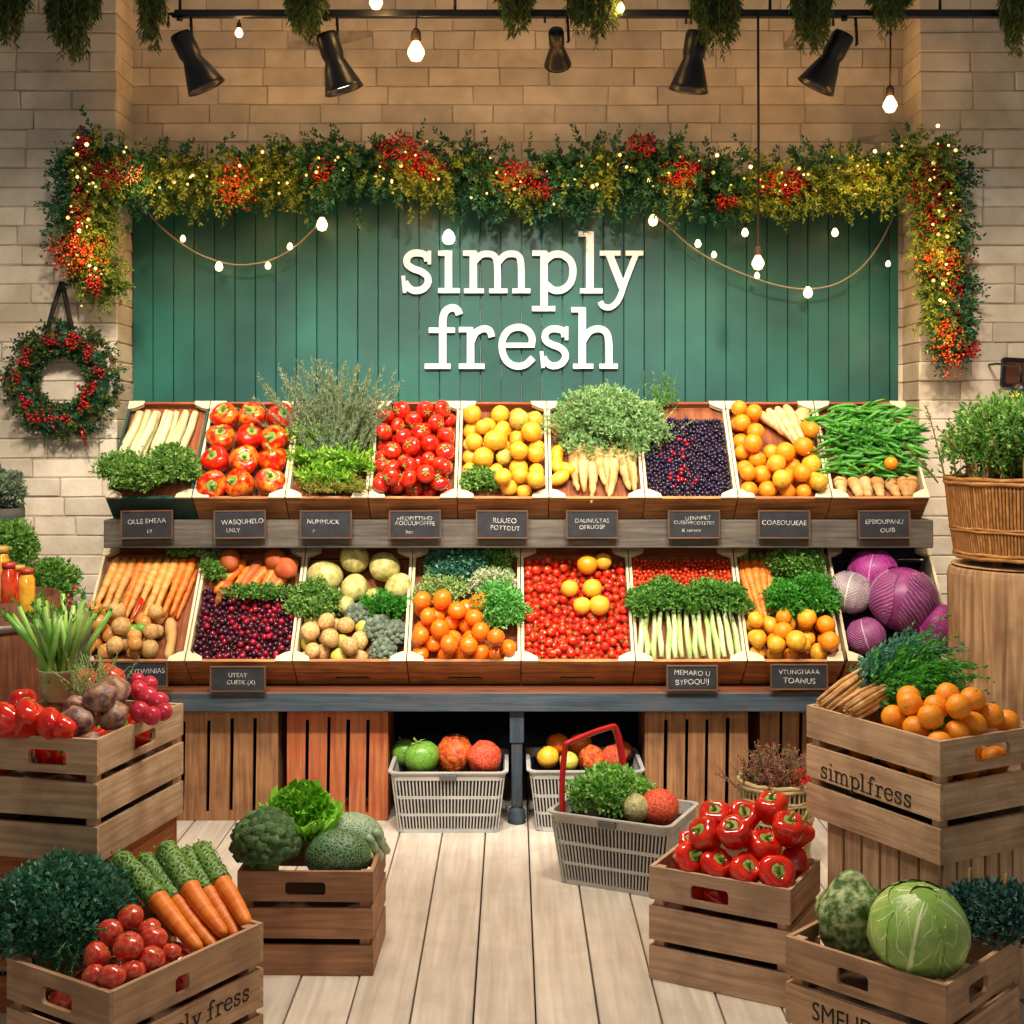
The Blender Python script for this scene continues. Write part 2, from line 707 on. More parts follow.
# ================================================================ materials
BR = mat('painted_brick', '#c9bca7', '#e2d6c3', scale=7, rough=.85, bump=.5, bscale=45, isl=.13, spec=.2)
MORTAR = mat('mortar', '#9c8f80', '#bdb0a0', scale=20, rough=.95)
GREEN = mat('green_paint', '#164b46', '#1f6459', scale=2.5, rough=.42, bump=.12, bscale=30, isl=.13, spec=.45)
FLOORW = wood('whitewashed_boards', '#bcb0a2', '#d9cfc2', dirt='#8d8074', rough=.6, isl=.09, su=2.2, sv=38, dirt_amt=.3)
SHELF = wood('taupe_paint', '#453f3a', '#6a6156', dirt='#2e2a28', isl=.1)
BLUEG = wood('blue_grey_paint', '#2c3741', '#44525c', dirt='#7a5a48', isl=.08, dirt_amt=.2)
SHTOP = wood('worn_shelf_top', '#5b2f1d', '#8a5232', isl=.1)
TRAYW = wood('fruit_box_wood', '#8a5530', '#c48a55', dirt='#553018', isl=.14)
TRAYIN = wood('fruit_box_red_wood', '#6e3820', '#a5623a', dirt='#331a0e', isl=.12)
CREAM = wood('pale_edge_wood', '#c9b890', '#e6d9ba', dirt='#8d7a58', isl=.06, dirt_amt=.25)
CRATE = wood('old_crate_wood', '#a3805f', '#cba987', dirt='#51382a', isl=.1)
CRATE2 = wood('brown_crate_wood', '#966a4e', '#be9272', dirt='#533626', isl=.1)
CRATE3 = wood('grey_brown_crate_wood', '#ad8c70', '#d4b498', dirt='#664c3a', isl=.12)
SLAT = wood('slatted_box_wood', '#744d32', '#a07650', dirt='#3a2214', isl=.13)
SLATR = wood('orange_stained_box_wood', '#84442a', '#ae6c40', dirt='#98301f', isl=.16, dirt_amt=.6)
STUMPW = wood('bark_wood', '#6f4d32', '#be9870', dirt='#3f2a1a', su=2.5, sv=45, isl=.05)
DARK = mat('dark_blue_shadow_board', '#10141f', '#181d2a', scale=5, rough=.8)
TEAL = mat('teal_paint', '#0d3532', '#134a45', scale=6, rough=.5)
BLACK = mat('black_metal', '#0b0d14', '#12151d', scale=6, rough=.38, spec=.5)
CORD = mat('brown_cord', '#2a1a12', rough=.7)
SLATE = mat('chalkboard', '#15161b', '#22242b', scale=30, rough=.75)
FRAMEW = wood('sign_frame_wood', '#4a3323', '#6d4c33', isl=.1)
CHALK = mat('chalk', '#dedbd4', '#86847f', scale=90, rough=.95)
WHITE = mat('white_letter_paint', '#fbfaf6', rough=.5)
INK = mat('worn_black_stencil', '#1a1410', '#4a382a', scale=40, edge=(.45, .8), rough=.9)
PLASTIC = mat('grey_plastic', '#a7a6a2', '#bcbab4', scale=10, rough=.45)
REDP = mat('red_plastic', '#b3161c', '#9c1016', scale=10, rough=.35)
WICKER = wood('wicker_cane', '#7d5026', '#b98247', dirt='#4b2d15', isl=.25, su=30, sv=60)
WICKERP = wood('pale_wicker', '#9c8458', '#c9b487', dirt='#5d4a2c', isl=.25, su=30, sv=60)
BULB = emit('warm_bulb_glow', '#ffcf8a', 5)
FAIRY = emit('fairy_light_glow', '#ffc877', 5)
FAIRA = emit('amber_fairy_glow', '#ffcf70', 1.5)
LENS = emit('lamp_lens_glow', '#fff0d6', 5)
RIBBON = mat('black_ribbon', '#14100f', '#201917', rough=.7)
# foliage
PINE = leafmat('pine_needles', ['#23452a', '#386238', '#567c42', '#74904c', '#305838', '#8a9652'], trans=.35)
GARL = leafmat('gold_lit_garland_leaves', ['#2a5a2c', '#4c7a36', '#86a340', '#b0bc50', '#3a6a3c', '#c8c866'], trans=.4)  # yellow-green tones carry the fairy lights' gold glow in the leaf colour
GARD = leafmat('dark_garland_leaves', ['#184032', '#235640', '#306a4e', '#417a54'])
PARS = leafmat('parsley_leaves', ['#3a6e20', '#5a9432', '#86b650', '#b0d07c', '#48842a'], trans=.4)
DILL = leafmat('dill_leaves', ['#6a9a50', '#8ab86c', '#aed094', '#78a85a', '#c8e0b4'], trans=.4)
SAGE = leafmat('rosemary_needles', ['#5d7550', '#7d9268', '#9cac84', '#6c8258', '#b4c09c'], trans=.35)
LIME = leafmat('bright_green_leaves', ['#68ac20', '#8cc832', '#aedc4c', '#579a1e', '#c4e66a'], trans=.4)
MOSS = leafmat('yellow_green_moss', ['#8a8a30', '#a5a045', '#6d7a28', '#b8ae5a'])
KALE = leafmat('kale_leaves', ['#2a6650', '#3f8066', '#62a082', '#2f6e58', '#8abc9c'], trans=.35)
BEAN = leafmat('green_bean_leaves', ['#247020', '#3a922a', '#58b03a', '#7cca54', '#2c8024'], trans=.4)
BUSHG = leafmat('shrub_leaves', ['#3a7226', '#568c36', '#78ae4c', '#9cc66a', '#467e2c'], trans=.4)
SILV = leafmat('dusty_green_leaves', ['#5f7560', '#7a8d72', '#94a488', '#4f6652'])
PINKF = leafmat('pink_heather', ['#9a4450', '#c46a70', '#6a7a3a', '#b07a6a', '#d89a94'], trans=.35)
BROC = mat('broccoli_florets', '#2c4d24', '#5c7d48', scale=60, rough=.8, bump=.8, bscale=220, isl=.3)
BROCG = mat('grey_broccoli_florets', '#4a5a4a', '#7d8a74', scale=60, rough=.85, bump=.8, bscale=220, isl=.3)
STEMG = mat('pale_green_stalk', '#9ab868', '#c5d698', scale=20, rough=.5, isl=.15)
STEMD = mat('green_stem', '#2f5a1f', '#54803a', scale=20, rough=.6, isl=.2)
STEMB = mat('brown_stem', '#6a4a2a', '#8f6c42', scale=20, rough=.8, isl=.2)
BERRY = mat('red_berries', '#780a0e', '#a81616', scale=40, rough=.22, isl=.35)
BERRYLIT = mat('warm_lit_red_berries', '#86200c', '#b44a16', scale=40, rough=.25, isl=.35)  # red berries with the lights' yellow glow mixed into the colour
# produce
PEP = mat('red_pepper_skin', '#c40d0a', '#dd300e', scale=1.6, rough=.16, obj=.15, coat=.4)
PEPM = mat('red_yellow_pepper_skin', '#cc1a0c', '#ee8f1e', scale=2.2, edge=(.44, .68), rough=.18, obj=.1, coat=.4)
TOM = mat('tomato_skin', '#c6120e', '#e0481a', scale=2, edge=(.4, .8), rough=.16, obj=.18, coat=.4)
TOMD = mat('ripe_tomato_skin', '#bd2a1c', '#e2704e', scale=3, edge=(.4, .75), rough=.22, obj=.12, coat=.3)
ORAN = mat('orange_skin', '#e8830f', '#f29a1e', scale=6, rough=.36, bump=.25, bscale=20, obj=.1)
PERS = mat('persimmon_skin', '#e2640c', '#f07f1a', scale=6, rough=.3, bump=.1, bscale=16, obj=.1)
YEL = mat('yellow_orange_skin', '#e09a18', '#eeb23a', scale=3, rough=.4, bump=.2, bscale=18, obj=.14)
YELG = mat('green_yellow_skin', '#a9a83c', '#cfc35c', scale=3, rough=.4, bump=.2, bscale=18, obj=.14)
POTA = mat('potato_skin', '#b98a48', '#dcb87c', scale=4, rough=.6, bump=.3, bscale=14, obj=.14)
SWEET = mat('sweet_potato_skin', '#a8491c', '#c86a34', scale=12, rough=.6, bump=.35, bscale=120, obj=.14)
ONION = mat('onion_skin', '#b5702c', '#dca55c', scale=5, rough=.3, obj=.16, stretch=(3, 3, .6))
CARR = mat('carrot_skin', '#d8681a', '#ec8a35', scale=10, rough=.42, bump=.35, bscale=70, obj=.12, stretch=(1, 1, 6))
CARP = mat('pale_carrot_skin', '#d98a35', '#eeb468', scale=10, rough=.45, bump=.35, bscale=70, obj=.14, stretch=(1, 1, 6))
PARSN = mat('parsnip_skin', '#d8a86a', '#ecca98', scale=10, rough=.55, bump=.35, bscale=70, obj=.12, stretch=(1, 1, 6))
ROOT = mat('tan_root_skin', '#b98648', '#dcb87c', scale=14, rough=.65, bump=.5, bscale=90, obj=.12)
LEEK = mat('leek_skin', '#c4c48a', '#e6e2bd', scale=8, rough=.45, bump=.2, bscale=50, obj=.08, stretch=(6, 6, .5))
CELE = mat('celery_skin', '#a9c565', '#dbe5b0', scale=7, rough=.4, bump=.25, bscale=60, obj=.1, stretch=(6, 6, .7))
MELON = mat('yellow_melon_skin', '#a89c48', '#d9cf8c', scale=2.2, rough=.5, bump=.25, bscale=14, obj=.12)
NETG = veinmat('netted_green_rind', '#1d4425', '#3a6a3a', '#7f9c76', scale=9, width=.14, bump=.6)
NETW = veinmat('netted_pale_rind', '#5a8058', '#8aa880', '#b9cbb0', scale=10, width=.18, bump=.6)
MOTT = mat('mottled_green_rind', '#3a5c20', '#b4c088', scale=48, edge=(.40, .66), rough=.7, bump=1, bscale=110, detail=8)
CABG = leafvein('cabbage_leaf', '#7ea648', '#a3c468', '#dbe8b4', k=5, slant=2.8, w=.06, rough=.35)
CABP = leafvein('red_cabbage_leaf', '#6f2060', '#98407f', '#c9a0bc', k=16, slant=6.5, w=.17, bump=1)
CABM = leafvein('magenta_cabbage_leaf', '#8a1a6e', '#b03490', '#cf7ab8', k=17, slant=6.5, w=.15, bump=1)
CABW = leafvein('pale_purple_cabbage_leaf', '#8a7484', '#b4a2a6', '#e0d6cc', k=15, slant=6, w=.2, bump=1)
GRAPE = mat('dark_grape_skin', '#1c0a1a', '#4a1226', scale=30, rough=.25, obj=.5, isl=.5)
GRAPR = mat('red_grape_skin', '#6a0f22', '#9a1a30', scale=30, rough=.22, obj=.3, isl=.3)
BLACKB = mat('blackberry_skin', '#14101f', '#2c2240', scale=30, rough=.3, obj=.5, isl=.5)
CURR = mat('red_currant_skin', '#a81a10', '#cf4a1c', scale=30, rough=.25, obj=.3, isl=.3)
RADI = mat('radish_skin', '#a8122c', '#d03a52', scale=14, rough=.25, obj=.15)
TARO = mat('purple_brown_tuber_skin', '#5a3c4a', '#bb9070', scale=2, rough=.45, bump=.3, bscale=10, obj=.15)
BUMPY = mat('bumpy_orange_red_rind', '#a82c10', '#e2742a', scale=4, rough=.5, bump=1, bscale=11, obj=.15)
BUMPR = mat('bumpy_red_rind', '#b82a14', '#e86a44', scale=9, rough=.5, bump=1, bscale=16)
APPLEG = mat('green_squash_skin', '#4f8a2a', '#86b548', scale=10, rough=.35, obj=.1)
KIWI = mat('netted_tan_rind', '#8f8a58', '#c4bd8a', scale=70, rough=.7, bump=.8, bscale=150)
ZUC = veinmat('dark_bumpy_green_top', '#1d4a1a', '#3a7028', '#7fa352', scale=85, width=.25, bump=.9)
CALYX = mat('green_calyx', '#5d7f2c', '#9ab352', scale=30, rough=.6)
GLASSJ = mat('red_relish', '#a81c10', '#d84a1c', scale=30, rough=.12, coat=1)
GLASSY = mat('yellow_relish', '#c98a1c', '#e8b53a', scale=30, rough=.12, coat=1)
BASEW = wood('shade_toned_inner_board', '#3d2a1e', '#5c4332', isl=.1)  # wood darkened to paint in the shade inside the crates
BARREL = wood('reddish_barrel_wood', '#4f2b1a', '#7a4a2e', dirt='#2e180e', isl=.14)
HOOP = mat('dull_hoop_metal', '#6a6258', '#8d857a', scale=20, rough=.5, metal=.6)
CLAY = mat('dark_clay', '#3a3a3c', '#4d4a48', scale=9, rough=.8)
AMBER = emit('amber_lantern_glow', '#ff9c3c', 2.2)

# ================================================================ the setting
YW, YPN, YPIL = 5.5, 5.475, 5.27
m = M()
x = -2.6
while x < 2.6:                                     # floor boards run away from the viewer
    w = .1548
    for (y0, y1) in ((.4, R.uniform(2.2, 2.6)), (None, 5.6)):
        if y0 is None:
            y0 = yb + .002
        yb = y1
        m.box((x + .0022, y0, -.03), (x + w - .0022, y1, R.uniform(-.0015, .0)), j=.0006)
    x += w
FL = m.mesh('floor', FLOORW, smooth=False, bevel=.0025)
struct('floor', FL, TR((.0275 + .1548 * .0, 0, 0)))
m = M()
m.box((-3, .3, -.08), (3, 5.7, -.032))
struct('floor_subfloor', m.mesh('floor_subfloor', DARK, smooth=False))


def brick_mesh(name, x0, x1, z0, z1, yf, depth, edge=None):
    m = M()
    z = z0
    hc = .0785
    while z < z1:
        x = x0 + (0 if edge != 'R' else 0) - R.uniform(0, .12) * (edge != 'L0')
        if edge == 'R':
            x = x0
        while x < x1:
            L = R.choice((.17, .21, .26, .30, .22, .36))
            xe = min(x + L, x1)
            if x1 - xe < .06:
                xe = x1
            if edge is None:
                xe = min(x + L, x1)
            yo = R.uniform(-.0045, .003)
            m.box((max(x, x0) + .002, yf + yo, z + .0018), (xe - .002, yf + depth, z + hc - .0018), j=.0022)
            x = xe
        z += hc
    return m.mesh(name, BR, smooth=False, bevel=.004)


struct('wall_back', brick_mesh('wall_back', -1.66, 1.72, .0, 3.45, YW, .05))
struct('wall_left', brick_mesh('wall_left', -2.75, -1.60, .0, 3.45, YPIL, YW - YPIL, 'L'))
struct('wall_right', brick_mesh('wall_right', 1.65, 2.75, .0, 3.45, YPIL, YW - YPIL, 'R'))
m = M()
m.box((-3, YW + .004, 0), (3, YW + .1, 3.45))
m.box((-2.8, YPIL + .004, 0), (-1.606, YW, 3.45))
m.box((1.656, YPIL + .004, 0), (2.8, YW, 3.45))
struct('wall_mortar', m.mesh('wall_mortar', MORTAR, smooth=False))
# green vertical boarding
m = M()
x, x1 = -1.598, 1.628
while x < x1 - .01:
    w = .0862
    m.box((x + .0012, YPN + R.uniform(-.0012, .0012), .62), (min(x + w, x1) - .0012, YW - .008, 2.52), j=.0004)
    x += w
struct('wall_boarding', m.mesh('wall_boarding', GREEN, smooth=False, bevel=.0022))

# ================================================================ display stand
st = N_('display_stand')
m = M()
m.box((-1.555, 4.95, 1.0), (1.605, 5.46, 1.107))
st.k(N_('upper_shelf', m.mesh('upper_shelf', SHELF, False, .003)))
m = M()
m.box((-1.50, 4.75, .420), (1.66, 4.775, .489))
st.k(N_('lower_shelf_front', m.mesh('lower_shelf_front', BLUEG, False, .003), label='blue grey painted front edge'))
m = M()
m.box((-1.50, 4.753, .470), (1.66, 5.44, .4905))
st.k(N_('lower_shelf', m.mesh('lower_shelf', SHTOP, False, .002), label='worn brown top board'))
m = M()
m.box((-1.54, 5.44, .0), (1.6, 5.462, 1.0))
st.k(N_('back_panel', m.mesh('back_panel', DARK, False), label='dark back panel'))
leg = M()
leg.lathe([(0, 0), (.03, 0), (.034, .02), (.03, .05), (.018, .06), (.022, .07)], 14)
leg.box((-.020, -.020, .065), (.020, .020, .30))
leg.box((-.026, -.026, .30), (.026, .026, .42))
legm = leg.mesh('leg', BLUEG, False, .002)
for x, y in ((.018, 4.80), (-1.46, 5.38), (1.55, 5.38)):
    st.k(N_('leg', legm, T=TR((x, y, 0))))
m = M()
m.box((-1.5, 5.14, .489), (1.6, 5.16, .755))
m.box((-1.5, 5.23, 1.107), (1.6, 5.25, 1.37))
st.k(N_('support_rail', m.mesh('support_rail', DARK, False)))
m = M()
for xx in (-1.535, 1.565):
    m.box((xx, 5.40, .0), (xx + .03, 5.44, 1.0))
st.k(N_('rear_post', m.mesh('rear_post', BLUEG, False, .002)))
inst(st, None, 'two-tier wooden display stand with taupe upper shelf and blue grey lower shelf', 'display stand')

# ================================================================ sign lettering
sg = N_('shop_sign')
SY = YPN - .002
SC = 5.45 / F / 3.657


def cp(x, y):                                       # sign sketch coordinates -> metres on the boarding
    return ((x / 3.657 + 380 - 512) * 5.45 / F, H - (y / 3.657 + 210 - HY) * 5.45 / F)


def letter(strokes, name='letter'):
    m = M()
    for i, s in enumerate(strokes):
        w = s[0]
        w = [a * SC for a in w] if hasattr(w, '__len__') else w * SC
        m.ribbon([cp(*p) for p in s[1:]], w, SY, .018 + .0003 * i)
    return N_(name, m.mesh(name, WHITE, smooth=False))


def sh(strokes, a, b, c, d):                        # map the first s onto the second
    return [(s[0], *[(a + (p[0] - 78) * (b - a) / 112, c + (p[1] - 145) * (d - c) / 158) for p in s[1:]]) for s in strokes]


S1 = [(25, (174, 186), (168, 166), (145, 157), (118, 158), (99, 175), (100, 198), (122, 214), (150, 224), (172, 242), (174, 268), (155, 289), (125, 294), (102, 281), (90, 262)),
      (13, (180, 148), (180, 198)), (13, (84, 240), (90, 302))]
letters = [
    S1,
    [(27, (250, 150), (250, 296)), (19, (212, 157), (262, 157)), (18, (212, 294), (292, 294))],
    [(27, (341, 150), (341, 296)), (19, (303, 157), (352, 157)), (24, (343, 190), (368, 164), (400, 160), (422, 172), (429, 205), (430, 250), (430, 296)),
     (24, (432, 190), (458, 164), (490, 160), (510, 172), (516, 205), (517, 250), (517, 296)), (17, (307, 295), (380, 295)), (17, (399, 295), (466, 295)), (17, (484, 295), (550, 295))],
    [(27, (600, 150), (600, 360)), (19, (557, 157), (610, 157)), (19, (556, 360), (641, 360)), (26, (604, 185), (632, 163), (668, 163), (698, 188), (706, 226), (696, 266), (668, 290), (634, 292), (604, 268))],
    [(28, (768, 78), (768, 296)), (19, (726, 86), (776, 86)), (18, (732, 295), (814, 295))],
    [(27, (838, 158), (888, 286)), (21, (938, 158), (897, 262), (880, 312), (862, 342), (838, 356), (815, 350), (806, 334)), (18, (804, 157), (880, 157)), (18, (899, 157), (963, 157))],
    [(27, (229, 572), (229, 440), (230, 396), (240, 369), (262, 357), (282, 364), (290, 382)), (19, (178, 439), (274, 439)), (19, (163, 571), (258, 571))],
    [(27, (331, 436), (331, 572)), (19, (288, 437), (340, 437)), (25, (334, 480), (350, 448), (378, 434), (400, 440), (409, 464)), (19, (288, 571), (382, 571))],
    [(25, (553, 500), (556, 466), (538, 438), (505, 428), (470, 440), (449, 472), (447, 512), (462, 550), (494, 570), (530, 566), (560, 540)), (18, (450, 494), (566, 494))],
    sh(S1, 585, 692, 423, 578),
    [(27, (740, 356), (740, 572)), (19, (700, 364), (750, 364)), (25, (744, 476), (768, 443), (802, 434), (828, 448), (837, 484), (838, 530), (838, 572)), (18, (706, 571), (780, 571)), (18, (803, 571), (870, 571))],
]
for s in letters:
    sg.k(letter(s))
m = M()
cx, cz = cp(251, 99)
m.lathe([(0, -.032), (.018, -.028), (.027, -.014), (.027, .002), (.018, .02), (.007, .03), (0, .033)], 16, T=TR((cx, SY - .027, cz)))
sg.k(N_('bulb_dot', m.mesh('bulb_dot', emit('sign_bulb_glow', '#fff0d0', 3.0)), label='small glowing bulb as the dot of the i'))
inst(sg, None, 'large white slab-serif letters on the green boarding', 'sign')

# ================================================================ lighting track and lamps
rail_z, rail_y = P(0, 14, 5.0).z, 5.0
tr = N_('ceiling_track_rail')
m = M()
m.box((P(175, 0, 5).x, rail_y - .014, rail_z - .014), (P(1018, 0, 5).x, rail_y + .014, rail_z + .014))
tr.k(N_('rail', m.mesh('rail', BLACK, False, .002)))
rod = M()
rod.tube([(0, 0, 0), (0, 0, .38)], .006, 8)
rodm = rod.mesh('suspension_rod', BLACK)
for px in (180, 288, 455, 615, 770, 940):
    tr.k(N_('suspension_rod', rodm, T=TR((P(px, 0, 5).x, rail_y, rail_z + .01))))
inst(tr, None, 'black lighting track running along the top of the shop wall', 'track rail')

mk = M()
mk.lathe([(0, .0), (.034, 0), (.038, .012), (.038, .075), (.033, .092), (.045, .125), (.064, .185), (.068, .197), (.064, .197), (.06, .19), (.04, .13), (.0, .11)], 28)
hous = mk.mesh('housing', BLACK)
ml = M()
ml.lathe([(0, .170), (.054, .172), (.056, .176), (0, .180)], 24)
lens = ml.mesh('lens', LENS)
for px, py, d, flip, lbl in (
        (180, 34, (.24, .09, -.5), 0, 'black track spotlight at the end of the rail above the wreath'),
        (326, 34, (.16, .05, -.5), 0, 'black track spotlight between the end lamp and the large hanging bulb'),
        (556, 31, (.04, .45, -.34), 1, 'short black track spotlight turned to the wall above the sign letter l'),
        (697, 32, (-.07, .05, -.5), 0, 'black track spotlight beside the thin hanging cable'),
        (844, 34, (-.26, .09, -.5), 0, 'black track spotlight beside the bulb hanging on a brown cord')):
    nd = N_('track_spotlight')
    p = P(px, py, 5.0) + V((0, -.005, 0))
    dv = V(d).normalized()
    nd.k(N_('housing', hous, T=aim(V((0, 0, 0)), dv, s=.8 if flip else 1.14)), N_('lens', lens, T=aim(V((0, 0, 0)), dv, s=.8 if flip else 1.14)))
    b = M()
    top = rail_z - p.z - .012
    b.tube([(0, 0, top), (0, 0, .05)], .012, 10)
    s = .043
    b.tube([(-s, 0, .03), (-s, 0, .075), (s, 0, .075), (s, 0, .03)], .006, 6)
    b.tube([(s, 0, .06), (s + .006, .0, -.04), (s, .0, -.045)], .006, 6)
    b.box((-.03, -.016, top), (.03, .016, top + .0))
    nd.k(N_('bracket', b.mesh('bracket', BLACK)))
    inst(nd, TR(p), lbl, 'spotlight', 'track spotlights')


def bulb_node(r, cord_len, sock=True, name='hanging_bulb', cordr=.004):
    nd = N_(name)
    g = M()
    g.lathe([(0, -r * 1.15), (r * .6, -r * .95), (r, -r * .2), (r * .92, r * .3), (r * .5, r * 1.0), (r * .38, r * 1.3), (0, r * 1.32)], 18)
    nd.k(N_('glass', g.mesh('glass', BULB)))
    k = M()
    k.lathe([(0, r * 1.2), (r * .55, r * 1.2), (r * .62, r * 1.5), (r * .55, r * 2.3), (r * .3, r * 2.7), (0, r * 2.7)], 14)
    nd.k(N_('socket', k.mesh('socket', CORD)))
    if cord_len:
        c = M()
        c.tube([(0, 0, r * 2.6), (0.002, 0, r * 2.6 + cord_len * .5), (0, 0, r * 2.6 + cord_len)], cordr, 6)
        nd.k(N_('cord', c.mesh('cord', CORD)))
    return nd


for px, py, D, r, lbl in ((416, 52, 4.97, .033, 'large glowing bulb in a dark socket hanging from the lighting track'),
                          (890, 105, 4.97, .027, 'glowing bulb hanging low on a brown cord beside the last spotlight'),
                          (758, 263, 4.97, .024, 'glowing bulb at the end of the long thin black cable'),
                          (239, 33, 5.1, .016, 'small glowing bulb hanging between the first two spotlights'),
                          (620, 8, 4.96, .018, 'glowing bulb beside the pine sprigs over the sign'),
                          (376, 2, 4.93, .026, 'bright bulb at the top edge above the second spotlight')):
    p = P(px, py, D)
    cl = (rail_z if py > 20 else 3.4) - p.z - r * 2.6
    inst(bulb_node(r, max(cl, .01), cordr=.0035 if px != 758 else .005), TR(p), lbl, 'light bulb', 'hanging bulbs')


# ---- string lights
def string_light(pts, bulbs, lbl, yd):
    nd = N_('hanging_string_light')
    path = []
    W = [P(a, b, yd) for a, b in pts]
    for i in range(len(W) - 1):
        p0, p1, p2, p3 = W[max(i - 1, 0)], W[i], W[i + 1], W[min(i + 2, len(W) - 1)]
        for k in range(6):
            t = k / 6
            path.append(.5 * ((2 * p1) + (p2 - p0) * t + (2 * p0 - 5 * p1 + 4 * p2 - p3) * t * t + (3 * p1 - p0 - 3 * p2 + p3) * t ** 3))
    path.append(W[-1])
    c = M()
    c.tube(path, .004, 6)
    nd.k(N_('cable', c.mesh('cable', mat('pale_cable', '#8f8468', rough=.6))))
    for px, py, r in bulbs:
        q_ = P(px, py, yd)
        if min((q_ - w_).length for w_ in path) > .05:
            dw = M()
            dw.tube([q_ + V((0, .0, r)), q_ + V((.004, .0, .05)), P(px, 205, yd)], .003, 5)
            nd.k(N_('drop_wire', dw.mesh('drop_wire', CORD)))
        g = M()
        r = r * 1.0
        g.lathe([(0, -r * 1.1), (r * .7, -r * .8), (r, 0), (r * .7, r * .8), (r * .35, r * 1.3), (0, r * 1.35)], 14)
        nd.k(N_('bulb', g.mesh('bulb', BULB), T=TR(P(px, py, yd))))
    inst(nd, None, lbl, 'string lights')


string_light([(143, 205), (158, 224), (182, 244), (208, 258), (238, 265), (268, 261), (292, 249), (312, 231), (322, 218)],
             [(183, 239, .012), (219, 267, .017), (268, 266, .013), (290, 247, .013), (322, 225, .024)],
             'sagging string of small bulbs under the garland beside the wreath', 5.38)
string_light([(652, 214), (668, 226), (690, 246), (716, 262), (748, 276), (780, 286), (808, 289), (836, 284), (862, 267), (882, 240), (894, 214)],
             [(653, 221, .020), (698, 244, .014), (714, 255, .012), (757, 276, .012), (808, 293, .020), (888, 264, .011), (745, 233, .015), (835, 233, .015)],
             'sagging string of small bulbs under the garland beside the long black cable', 5.38)
# ================================================================ garlands
fl_m = M()
fl_m.ico(.0058, sub=2)
FLM = fl_m.mesh('fairy_light', FAIRY)
FLA = fl_m.mesh('fairy_light', FAIRA)


def garland(pts, rad, nspr, lights, berries, lbl, seed, dark_at=(), hang=.4, tap=0):
    """pts: px,py along the garland; rad in metres"""
    R.seed(seed)
    D = pts[len(pts) // 2][2]
    W = [P(*a) for a in pts]
    nd = N_('hanging_garland')
    seg = [(W[i + 1] - W[i]).length for i in range(len(W) - 1)]
    tot = sum(seg)

    def on(s):
        s *= tot
        for i, g in enumerate(seg):
            if s <= g or i == len(seg) - 1:
                return W[i].lerp(W[i + 1], min(s / g, 1)), (W[i + 1] - W[i]).normalized()
            s -= g
    lv, dk, stm = Lv(), Lv(), M()
    for i in range(nspr):
        sp_ = R.random()
        p, t = on(sp_)
        a = R.uniform(0, 2 * PI)
        side = t.cross(V((0, 1, 0))).normalized()
        o = side * R.gauss(0, .5) + V((0, -abs(R.gauss(0, .42)), 0)) + t * R.gauss(0, .2)
        rr = rad * min(abs(R.gauss(0, .36)), .72) * (1 - tap * sp_)
        q = p + o.normalized() * rr
        d = o.normalized() + t * R.uniform(-.8, .8) + V((0, -.3, -.25))
        tgt = dk if any(abs(q.x - P(z, 0, D).x) < .10 for z in dark_at) and R.random() < .75 else lv
        if q.z > p.z + rad * .3 and R.random() < .45:
            tgt = dk
        big = tgt is dk
        tgt.sprig(q, d, R.uniform(.05, .12) * (1.25 if big else 1), 22, .032 if big else .025, .014 if big else .010, droop=hang, ang=.85, wob=.35)
    c = M()
    c.tube(W, .02, 8)
    nd.k(N_('stem', c.mesh('stem', STEMB)))
    nd.k(N_('foliage', lv.mesh('foliage', GARL)))
    if dk.a:
        nd.k(N_('dark_leaves', dk.mesh('dark_leaves', GARD), label='broad dark evergreen leaves'))
    for (px, py, rx, ry, n, lit) in berries:
        m = M()
        c0 = P(px, py, D)
        for _ in range(int(n * 1.7)):
            a, b = R.gauss(0, .40), R.gauss(0, .40)
            if a * a + b * b > .75:
                a, b = a * .45, b * .45
            m.ico(R.uniform(.0044, .0068), c0 + V((a * rx * .0041, -rad * .66 + (a * a + b * b) * .05 - R.uniform(0, .035), b * ry * .0041)))
        nd.k(N_('berry_sprays', m.mesh('berry_sprays', BERRYLIT if lit else BERRY)))
    for i in range(lights):
        p, t = on((i + R.random()) / lights)
        q = p + V((R.gauss(0, .3), 0, R.gauss(0, .36))) * rad
        q.y = p.y - rad * R.uniform(.65, 1.05)
        nd.k(N_('fairy_light', FLM if i % 3 == 0 else FLA, T=TR(q, s=R.choice((.6, .7, .8, 1, 1.3)))))
    inst(nd, None, lbl, 'garland', 'festive garlands')
    return on


garland([(104, 172, 5.16), (132, 178, 5.2), (190, 180, 5.33), (250, 178, 5.35), (320, 174, 5.35), (375, 168, 5.35), (440, 176, 5.35), (510, 182, 5.35), (580, 182, 5.35), (640, 170, 5.35), (700, 186, 5.35), (760, 190, 5.35), (830, 182, 5.34), (890, 176, 5.22), (935, 166, 5.15)], .150, 2600, 95,
        [(128, 200, 34, 14, 130, 0), (240, 190, 30, 34, 110, 1), (325, 175, 16, 20, 60, 0), (400, 155, 34, 24, 150, 0), (428, 172, 30, 24, 110, 0), (520, 182, 34, 22, 130, 0), (545, 195, 18, 14, 60, 0), (640, 152, 26, 18, 100, 0), (680, 178, 34, 24, 150, 0), (722, 206, 16, 12, 40, 0), (780, 190, 32, 22, 120, 0), (870, 180, 22, 18, 60, 1)],
        'long festive garland with red berries and fairy lights along the top of the green boarding', 11, dark_at=(140, 330, 372, 480, 570, 640, 715))
